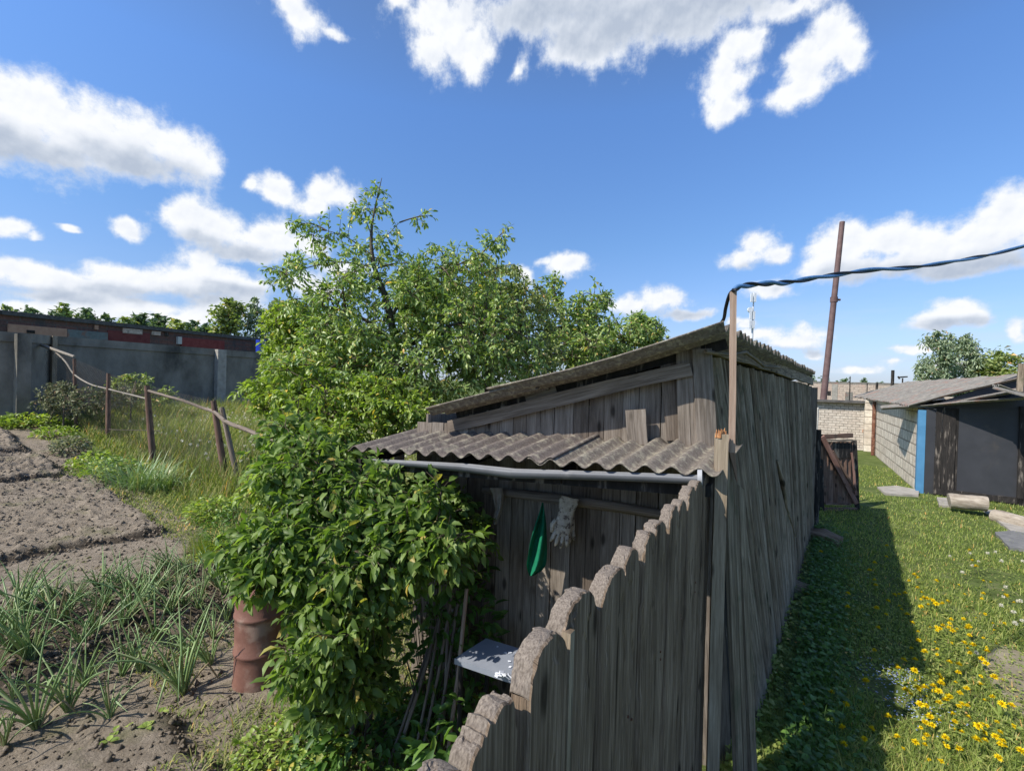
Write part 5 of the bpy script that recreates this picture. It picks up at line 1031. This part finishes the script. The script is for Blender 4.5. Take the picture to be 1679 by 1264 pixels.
# lawn: many bent blades, sparser with distance
def q_of(x, y): return -.805*x+.593*y
rg = np.random.default_rng(55)
def lawn_pts(n, rmin, rmax, a0=-8, a1=74, pw=1.0):
    u = rg.random(n); r = rmin*(rmax/rmin)**(u**pw); a = np.radians(rg.uniform(a0, a1, n)); x = r*np.sin(a); y = r*np.cos(a); q = q_of(x, y)
    k = (q < .47+.03*np.minimum(y, 3)) & ~((q > -7.6) & False)
    gq = (x-g0[0])*.8+(y-g0[1])*-.6; behind = (gq > 0) & ((x-f0[0])*fn[0]+(y-f0[1])*fn[1] < 0)
    k &= ~behind & (y < 18.6) & (x*.0+y > -1); x, y = x[k], y[k]; return x, y
x, y = lawn_pts(420000, 1.7, 19, -20, 80); r = np.hypot(x, y)
dirt = np.exp(-(((x-4.6)/.55)**2+((y-3.6)/.9)**2)*1.0); k = (rg.random(len(x)) > dirt*.93) & (fbm(x*1.3, y*1.3, 3, 70) > .24+.1*rg.random(len(x))); x, y, r = x[k], y[k], r[k]
n = len(x); hN = .022+.045*fbm(x*1.7, y*1.7, 3, 71); nearwall = np.exp(-np.maximum(0, .5-q_of(x, y))/.35); L = hN*(.6+.8*rg.random(n))*(1+.9*nearwall)*(1+.5*(r < 4)); z = gz(x)+(fbm(x*1.2, y*1.2, 3, 5)-.5)*.03
V, Fc = blades(np.stack([x, y, z], 1), L*1.3, np.clip(.0030+.0006*r, 0, .012), .15+.75*rg.random(n), rg.random(n)*6.28, 2, .5)
tag(link('lawn_grass', fastmesh('lawn_grass', V, Fc), L_GRASS), 'short green lawn beside the shed', 'grass', kind='stuff')
x, y = lawn_pts(26000, 1.8, 16, -15, 78); n = len(x)
V, Fc = blades(np.stack([x, y, gz(x)], 1), .03+.05*rg.random(n), .005, .6+.8*rg.random(n), rg.random(n)*6.28, 2, .5)
tag(link('dry_grass', fastmesh('dry_grass', V, Fc), L_DRY), 'dry straw blades in the lawn', 'grass', kind='stuff')
# clover and ground ivy: broad small leaves
x, y = lawn_pts(90000, 1.8, 12, -15, 78); w_ = fbm(x*1.1+5, y*1.1, 3, 75)+.35*np.exp(-np.maximum(0, .45-q_of(x, y))/.5); k = rg.random(len(x)) < np.clip((w_-.42)*3.5, .03, 1); x, y = x[k], y[k]; n = len(x)
a = rg.random(n)*6.28; D = np.stack([np.cos(a), np.sin(a), .2+.2*rg.random(n)], 1); nw = np.exp(-np.maximum(0, .45-q_of(x, y))/.3)
V, Fc = leaves(np.stack([x, y, gz(x)+.012+.035*rg.random(n)+.12*nw*rg.random(n)], 1), D, UPV+rg.normal(size=(n, 3))*.3, .018+.018*rg.random(n)+.02*nw, .014+.014*rg.random(n)+.016*nw, False)
tag(link('clover_leaves', fastmesh('clover_leaves', V, Fc), L_GRASS), 'clover and ground ivy leaves low in the lawn', 'ground cover', kind='stuff')
# taller weeds at the foot of the shed wall
n = 9000; t = rg.random(n)**1.0; P = lerp(np.array([.7, 1.6, 0]), SB1, 0)[None]+t[:, None]*(np.array([SB1[0]-.7, SB1[1]-1.6, 0]))+(-Q_)*(.05+np.abs(rg.normal(size=n)*.16))[:, None]; P[:, 0] += .12*(1-t)
V1 = blades(P, .10+.20*rg.random(n), .007, .2+.6*rg.random(n), rg.random(n)*6.28, 3, .4); n2 = 5000; P2 = P[:n2]+UPV*(.02+.15*rg.random(n2))[:, None]
a = rg.random(n2)*6.28; V2 = leaves(P2, np.stack([np.cos(a), np.sin(a), .2+0*a], 1), UPV+rg.normal(size=(n2, 3))*.3, .035+.03*rg.random(n2), .03+.02*rg.random(n2), True)
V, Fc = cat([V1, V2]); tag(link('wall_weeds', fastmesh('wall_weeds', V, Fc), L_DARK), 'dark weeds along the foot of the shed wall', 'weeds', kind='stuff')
# speedwell patch
n = 260; c = G(1462, 1122); P = c+np.stack([rg.normal(size=n)*.14, rg.normal(size=n)*.12, .04+.03*rg.random(n)], 1); c2 = G(1505, 1175); P[150:] = c2+np.stack([rg.normal(size=110)*.12, rg.normal(size=110)*.1, .04+.03*rg.random(110)], 1)
parts = []
for k in range(4): a = rg.random(n)*.3+k*1.57; parts.append(leaves(P, np.stack([np.cos(a), np.sin(a), .15+0*a], 1), np.tile(UPV, (n, 1)), .0065, .0055, False))
V, Fc = cat(parts); tag(link('speedwell_flowers', fastmesh('speedwell_flowers', V, Fc), L_BLUEF), 'tiny pale blue flowers at the edge of the fence shadow', 'flowers', kind='stuff')

# dandelions
def dandelion(seed, seedhead=False):
    rg = np.random.default_rng(seed); root = bpy.data.objects.new('dandelion', None); root.empty_display_size = .05; C.objects.link(root); h = .10 if not seedhead else .11
    mb = MB(); mb.tube([[0, 0, 0], [.006, 0, h*.5], [0, 0, h]], [.0022, .0018, .002], 5); st_ = mb.build('stem', L_GRASS, root); st_.matrix_parent_inverse = Matrix.Identity(4)
    n = 70; a = rg.random(n)*6.28; ph = rg.random(n)*1.45 if not seedhead else np.arccos(rg.uniform(-.7, 1, n)); D = np.stack([np.cos(a)*np.sin(ph), np.sin(a)*np.sin(ph), np.cos(ph)*(.5 if not seedhead else 1)+.04], 1)
    V, Fc = leaves(np.tile([0, 0, h], (n, 1))+(0 if not seedhead else 0), D, np.cross(D, rg.normal(size=(n, 3))) if seedhead else np.tile(UPV, (n, 1))+D*.2, (.020 if not seedhead else .021)*(.8+.35*rg.random(n)), .0062 if not seedhead else .004, False)
    hd = link('flower_head' if not seedhead else 'seed_head', fastmesh('head', V, Fc), L_SEED if seedhead else L_YFLOW, root); hd.matrix_parent_inverse = Matrix.Identity(4)
    if not seedhead:
        n = 6; a = rg.random(n)*6.28; V, Fc = blades(np.zeros((n, 3)), .07+.04*rg.random(n), .014, 1.0+.3*rg.random(n), a, 4, .1); lf = link('leaves', fastmesh('leaves', V, Fc), L_GRASS, root); lf.matrix_parent_inverse = Matrix.Identity(4)
    return root
def place(proto, used, g, s_, rot, label, cat_, group):
    if proto in used:
        r = proto.copy(); C.objects.link(r)
        for ch in proto.children: c = ch.copy(); C.objects.link(c); c.parent = r
    else: r = proto; used.add(proto)
    r.location = (float(g[0]), float(g[1]), float(g[2])); r.rotation_euler = rot; r.scale = (s_, s_, s_); return tag(r, label, cat_, group)
YP = [dandelion(i) for i in range(4)]; WP = [dandelion(i+10, True) for i in range(3)]; used = set()
Zc = [(390,505),(430,495),(445,505),(560,503),(575,578),(455,658),(683,666),(728,543),(705,585),(730,592),(710,760),(335,1013),(380,1033),(497,965),(562,1025),(545,1192),(640,1115),(650,1155),(585,1145),(675,410),(700,375),(760,290),(740,335),(455,320),(700,445),(695,468),(750,512),(808,512),(850,512),(380,600),(410,590),(800,815),(870,820),(812,868),(850,862),(672,935),
 (860,425),(858,440),(912,440),(952,440),(880,472),(890,510),(918,540),(935,528),(945,540),(900,565),(965,560),(1003,530),(1018,563),(975,555),(1040,625),(1035,660),(1020,668),(1000,655),(1048,690),(1085,620),(1100,680),(1120,690),(1108,668),(1070,733),(908,728),(922,795),(1130,778),(1148,768),(1190,790),(1170,815),(1200,842),(1025,835),(1060,850),(1075,880),(950,885),(985,955),(855,935),(825,978),(942,950),(940,980),(968,935),(1043,980),(1070,970),(1060,1000),(1125,957),(895,1022),(915,1030),(972,1018),(1030,1030),(775,1105),(960,1115),(965,1100),(1055,1102),(1138,1110),(1218,1152),(950,1175),(1005,1188),(825,1188),(862,1195),(1155,1175),(1140,1218),(1112,1246),(1205,1245),(1245,995),(1258,1020),(1303,1030),(1275,1205),(1295,1222),(1190,935),(1160,440),(1160,392),(1165,505),(1225,498),(840,640),(850,615),(1015,1000),(888,1100),(1240,1180),(1210,905),(1120,300),(1100,345)]
for i, (zx, zy) in enumerate(Zc):
    px, py = 1180+zx/2.723, 800+zy/2.723; g = G(px, py+4); p_ = YP[i % 4]; sh = zx < 870-(.15*max(0, zy-900)) and zy < 1270
    lab = 'yellow dandelion flower open in the shade of the shed' if (zx < 820 and zy < 900) or zx < 745 else ('yellow dandelion flower in the sunlit cluster at the lower right' if zy > 900 else 'yellow dandelion flower in the sunlit grass beside the shed shadow')
    place(p_, used, g, 1.0+.5*rgo.random(), (rgo.normal()*.2, rgo.normal()*.2-.1, rgo.random()*6.28), lab, 'dandelion', 'yellow dandelions in the lawn')
for i in range(70):
    zx, zy = rgo.uniform(860, 1330), rgo.uniform(430, 1300) ; zx = zx if i % 3 else 760+rgo.random()*500
    g = G(1180+zx/2.723, 800+zy/2.723); place(YP[i % 4], used, g, .6+.4*rgo.random(), (rgo.normal()*.35, rgo.normal()*.35, rgo.random()*6.28), 'small half open yellow dandelion among the lawn grass', 'dandelion', 'yellow dandelions in the lawn')
for i, (zx, zy) in enumerate([(1130, 370), (1160, 345), (1252, 350), (1190, 312), (1262, 510), (1265, 562), (1312, 590), (1340, 535), (1325, 530), (1020, 318), (1280, 468), (1225, 302), (1350, 350), (1095, 300), (1080, 405), (1350, 620), (1300, 640), (1150, 765)]):
    g = G(1180+zx/2.723, 800+zy/2.723+6); place(WP[i % 3], used, g, .9+.4*rgo.random(), (rgo.normal()*.15, rgo.normal()*.15, rgo.random()*6), 'white dandelion seed head in the lawn on the right', 'dandelion', 'dandelion seed heads in the lawn')

# meadow behind the mesh fence, with white seed heads
rg = np.random.default_rng(66)
def meadow_pts(n, p0=3.3, p1=16, q0=1.0, q1=21):
    p = rg.uniform(p0, p1, n); q = rg.uniform(q0, q1, n); X = A_[0]*p+Q_[0]*q; Y = A_[1]*p+Q_[1]*q; s_ = (p-4)*2.2/1.0
    k = ~((q < 2.6) & (p > 2.2) & (p < 11)); wx = (W_[3][0]+(Y-W_[3][1])*(W_[4][0]-W_[3][0])/(W_[4][1]-W_[3][1])); k &= (X > wx+.3); return X[k], Y[k], p[k], q[k]
X, Y, p, q = meadow_pts(120000); r = np.hypot(X, Y); n = len(X); Lm = (.18+.34*fbm(X*.8, Y*.8, 3, 80)+.16*ss(p, 3.6, 5))*(.5+.8*rg.random(n))*np.where(p < 3.9, .5, 1)
V, Fc = blades(np.stack([X, Y, gz(X)], 1), Lm*1.6, .004+.0011*r, .08+.4*rg.random(n), rg.random(n)*6.28, 3, .3)
tag(link('meadow_grass', fastmesh('meadow_grass', V, Fc), L_MEAD), 'tall yellowish green grass behind the mesh fence', 'grass', kind='stuff')
k = rg.random(n) < .10; V, Fc = blades(np.stack([X, Y, gz(X)], 1)[k], Lm[k]*1.7, (.004+.0009*r)[k], .2+.4*rg.random(k.sum()), rg.random(k.sum())*6.28, 3, .2)
tag(link('dry_stalks', fastmesh('dry_stalks', V, Fc), L_DRY), 'dry pale stalks in the tall grass', 'grass', kind='stuff')
X, Y, p, q = meadow_pts(5200, 4.2, 15, 4, 20); n = len(X); pr = fbm(X*.5, Y*.5, 2, 90); k = rg.random(n) < np.clip((pr-.25)*4, 0, 1)*np.where(p > 6, 1, .35); X, Y = X[k][:2600], Y[k][:2600]; n = len(X); zz = gz(X)+.42+.22*rg.random(n); cc_ = np.stack([X, Y, zz], 1); parts = []
dst = np.hypot(X, Y); order = np.argsort(dst); near_i, far_i = order[:170], order[170:]
for i in near_i:
    place(WP[i % 3], used, [X[i], Y[i], gz(X[i])+.25+.25*rg.random()], 1.3+.5*rg.random(), (rg.normal()*.1, rg.normal()*.1, 0), 'white dandelion seed head in the tall grass behind the mesh fence', 'dandelion', 'seed heads in the tall grass')
for _ in range(14):
    D = nrm(rg.normal(size=(len(far_i), 3))); parts.append(leaves(cc_[far_i]-D*.0, D, np.cross(D, rg.normal(size=D.shape)), .044, .036, False))
V, Fc = cat(parts); tag(link('far_seed_heads', fastmesh('far_seed_heads', V, Fc), L_SEED), 'mass of white seed heads far back in the tall grass', 'flowers', kind='stuff')
# short weeds on the strip between the soil and the mesh fence, and round the barrel
p = np.concatenate([rg.uniform(2.4, 4.2, 26000), rg.uniform(1.2, 3.4, 9000), rg.uniform(-.6, 2.4, 5000)]); q = np.concatenate([rg.uniform(2.2, 17, 26000), rg.uniform(2.2, 4.8, 9000), rg.uniform(1.7, 3.2, 5000)])
X = A_[0]*p+Q_[0]*q; Y = A_[1]*p+Q_[1]*q; dens_ = fbm(X*1.4, Y*1.4, 4, 95); k = rg.random(len(X)) < np.clip((dens_-.40)*4.5+.5*(p > 3.2)+.4*((q < 2.6) & (p < 3)), .04, 1); X, Y, p = X[k], Y[k], p[k]; n = len(X)
zs = np.array([soil_z(a, b_) for a, b_ in zip(X, Y)]); V1 = blades(np.stack([X, Y, zs], 1), .04+.12*rg.random(n)*np.where(p > 3, 1.5, .6), .006+.0006*np.hypot(X, Y), .3+.8*rg.random(n), rg.random(n)*6.28, 2, .5)
tag(link('strip_weeds', fastmesh('strip_weeds', *V1), L_MEAD), 'thin low grass and weeds on the trodden soil strip', 'weeds', kind='stuff')
n = 5000; p = rg.uniform(-3, 3, n); q = rg.uniform(2.3, 7.8, n); X = A_[0]*p+Q_[0]*q; Y = A_[1]*p+Q_[1]*q; k = fbm(X*1.1, Y*1.1, 3, 97) > .5; X, Y = X[k], Y[k]; n = len(X); zs = np.array([soil_z(a, b_) for a, b_ in zip(X, Y)]); a = rg.random(n)*6.28
V, Fc = leaves(np.stack([X, Y, zs+.01], 1), np.stack([np.cos(a), np.sin(a), .3+0*a], 1), UPV+rg.normal(size=(n, 3))*.3, .012+.02*rg.random(n), .01+.012*rg.random(n), False)
tag(link('soil_weeds', fastmesh('soil_weeds', V, Fc), L_GRASS), 'tiny weed leaves dotted over the bare soil', 'weeds', kind='stuff')

# far trees
def fartree(name, label, px, ytop, ybase, Z, wpx, m, seed, n=900, leaf=.4, group=None, airy=0):
    rg = np.random.default_rng(seed); top = U(px, ytop, Z); zb = float(gz(top[0])) if Z < 30 else 0.; hgt = top[2]-zb; w = wpx/750*Z/2; rt_ = empty(name, [top[0], Z, zb], label, 'tree', group)
    nb_ = int(max(14, 9*hgt/w)); nb_ = min(nb_, 46); cs = []; n = int(n*1.8)
    for i in range(nb_):
        a = rg.random()*6.28; zr = .25+.66*(i+rg.random())/nb_; rr = rg.random()**.6*w*.95*(1-.6*max(0, zr-.45)/.5); cs.append((top[0]+math.cos(a)*rr, Z+math.sin(a)*rr, zb+hgt*zr, w*(.26+.26*rg.random())))
    cs.append((top[0]+w*.1*rg.normal(), Z, zb+hgt*.95, w*.13)); cs = np.array(cs); j = rg.integers(0, len(cs), n); v = nrm(rg.normal(size=(n, 3)))*rg.random((n, 1))**.4; P = cs[j, :3]+v*cs[j, 3:4]*[1, 1, 1.1]; L_ = leaf*(.6+.8*rg.random(n))
    D = rg.normal(size=(n, 3))*[1, 1, .5+airy]-UPV*airy; V, Fc = leaves(P, D, UPV+rg.normal(size=(n, 3))*.7, L_, L_*(.6-.3*airy), False); link('crown', fastmesh('crown', V, Fc), m, rt_)
    mb = MB(); base_ = [top[0], Z, zb]; mb.tube([base_, [top[0]+.1*w, Z, zb+hgt*.45], [top[0], Z, zb+hgt*.9]], [w*.06+.05, w*.04, .02], 7)
    for c in cs[:10]: mb.tube([[top[0], Z, zb+hgt*.35], list(c[:3])], [w*.025+.02, .01], 4)
    mb.build('trunk', M_BARK, rt_)
ft = [(8, 497, 62, 40), (48, 503, 60, 55), (88, 508, 58, 46), (104, 493, 62, 26), (140, 503, 60, 50), (175, 513, 58, 38), (205, 516, 56, 34), (232, 511, 60, 44), (262, 512, 58, 46), (290, 520, 56, 36), (318, 524, 56, 36), (335, 530, 55, 26), (-60, 495, 60, 70)]
for i, (px, yt, Z, w) in enumerate(ft):
    fartree('distant_tree', 'distant green tree in the row behind the dark brick garages', px, yt, 560, Z, w, L_FAR if i % 3 else L_TREE2, 200+i, 800, .55, group='distant trees behind the garages')
fartree('leafy_tree', 'dense green tree behind the right end of the dark brick garages', 378, 487, 560, 46, 62, L_TREE2, 301, 2200, .42)
fartree('leafy_tree', 'thin grey green tree between the garages and the near bushes', 420, 483, 560, 48, 50, L_BIRCH, 302, 900, .4, airy=.4)
fartree('leafy_tree', 'pale tree directly left of the near bushes, behind the garage end', 455, 486, 560, 50, 46, L_BIRCH, 303, 900, .4, airy=.4)
fartree('birch_tree', 'silvery drooping birch above the slate garage roof, left one', 1540, 538, 640, 34, 56, L_BIRCH, 304, 2600, .26, airy=.8)
fartree('birch_tree', 'silvery drooping birch joined to the left birch, above the garage roof', 1582, 545, 640, 35, 56, L_BIRCH, 305, 2600, .26, airy=.8)
fartree('leafy_tree', 'bright green tree right of the birches, above the garage roof', 1640, 578, 640, 34, 82, L_TREE2, 306, 2200, .3)
fartree('distant_tree', 'tiny distant flat topped tree behind the brick wall, above the far garages', 1417, 618, 640, 60, 14, L_FAR, 307, 300, .35)
for i, (px, yt, w) in enumerate(((1330, 612, 22), (1352, 617, 20), (1385, 622, 24), (1445, 627, 20))):
    fartree('distant_tree', 'low distant tree line piece behind the far pale brick garages', px, yt, 640, 80, w, L_FAR, 320+i, 300, .5, group='tree line behind the far garages')
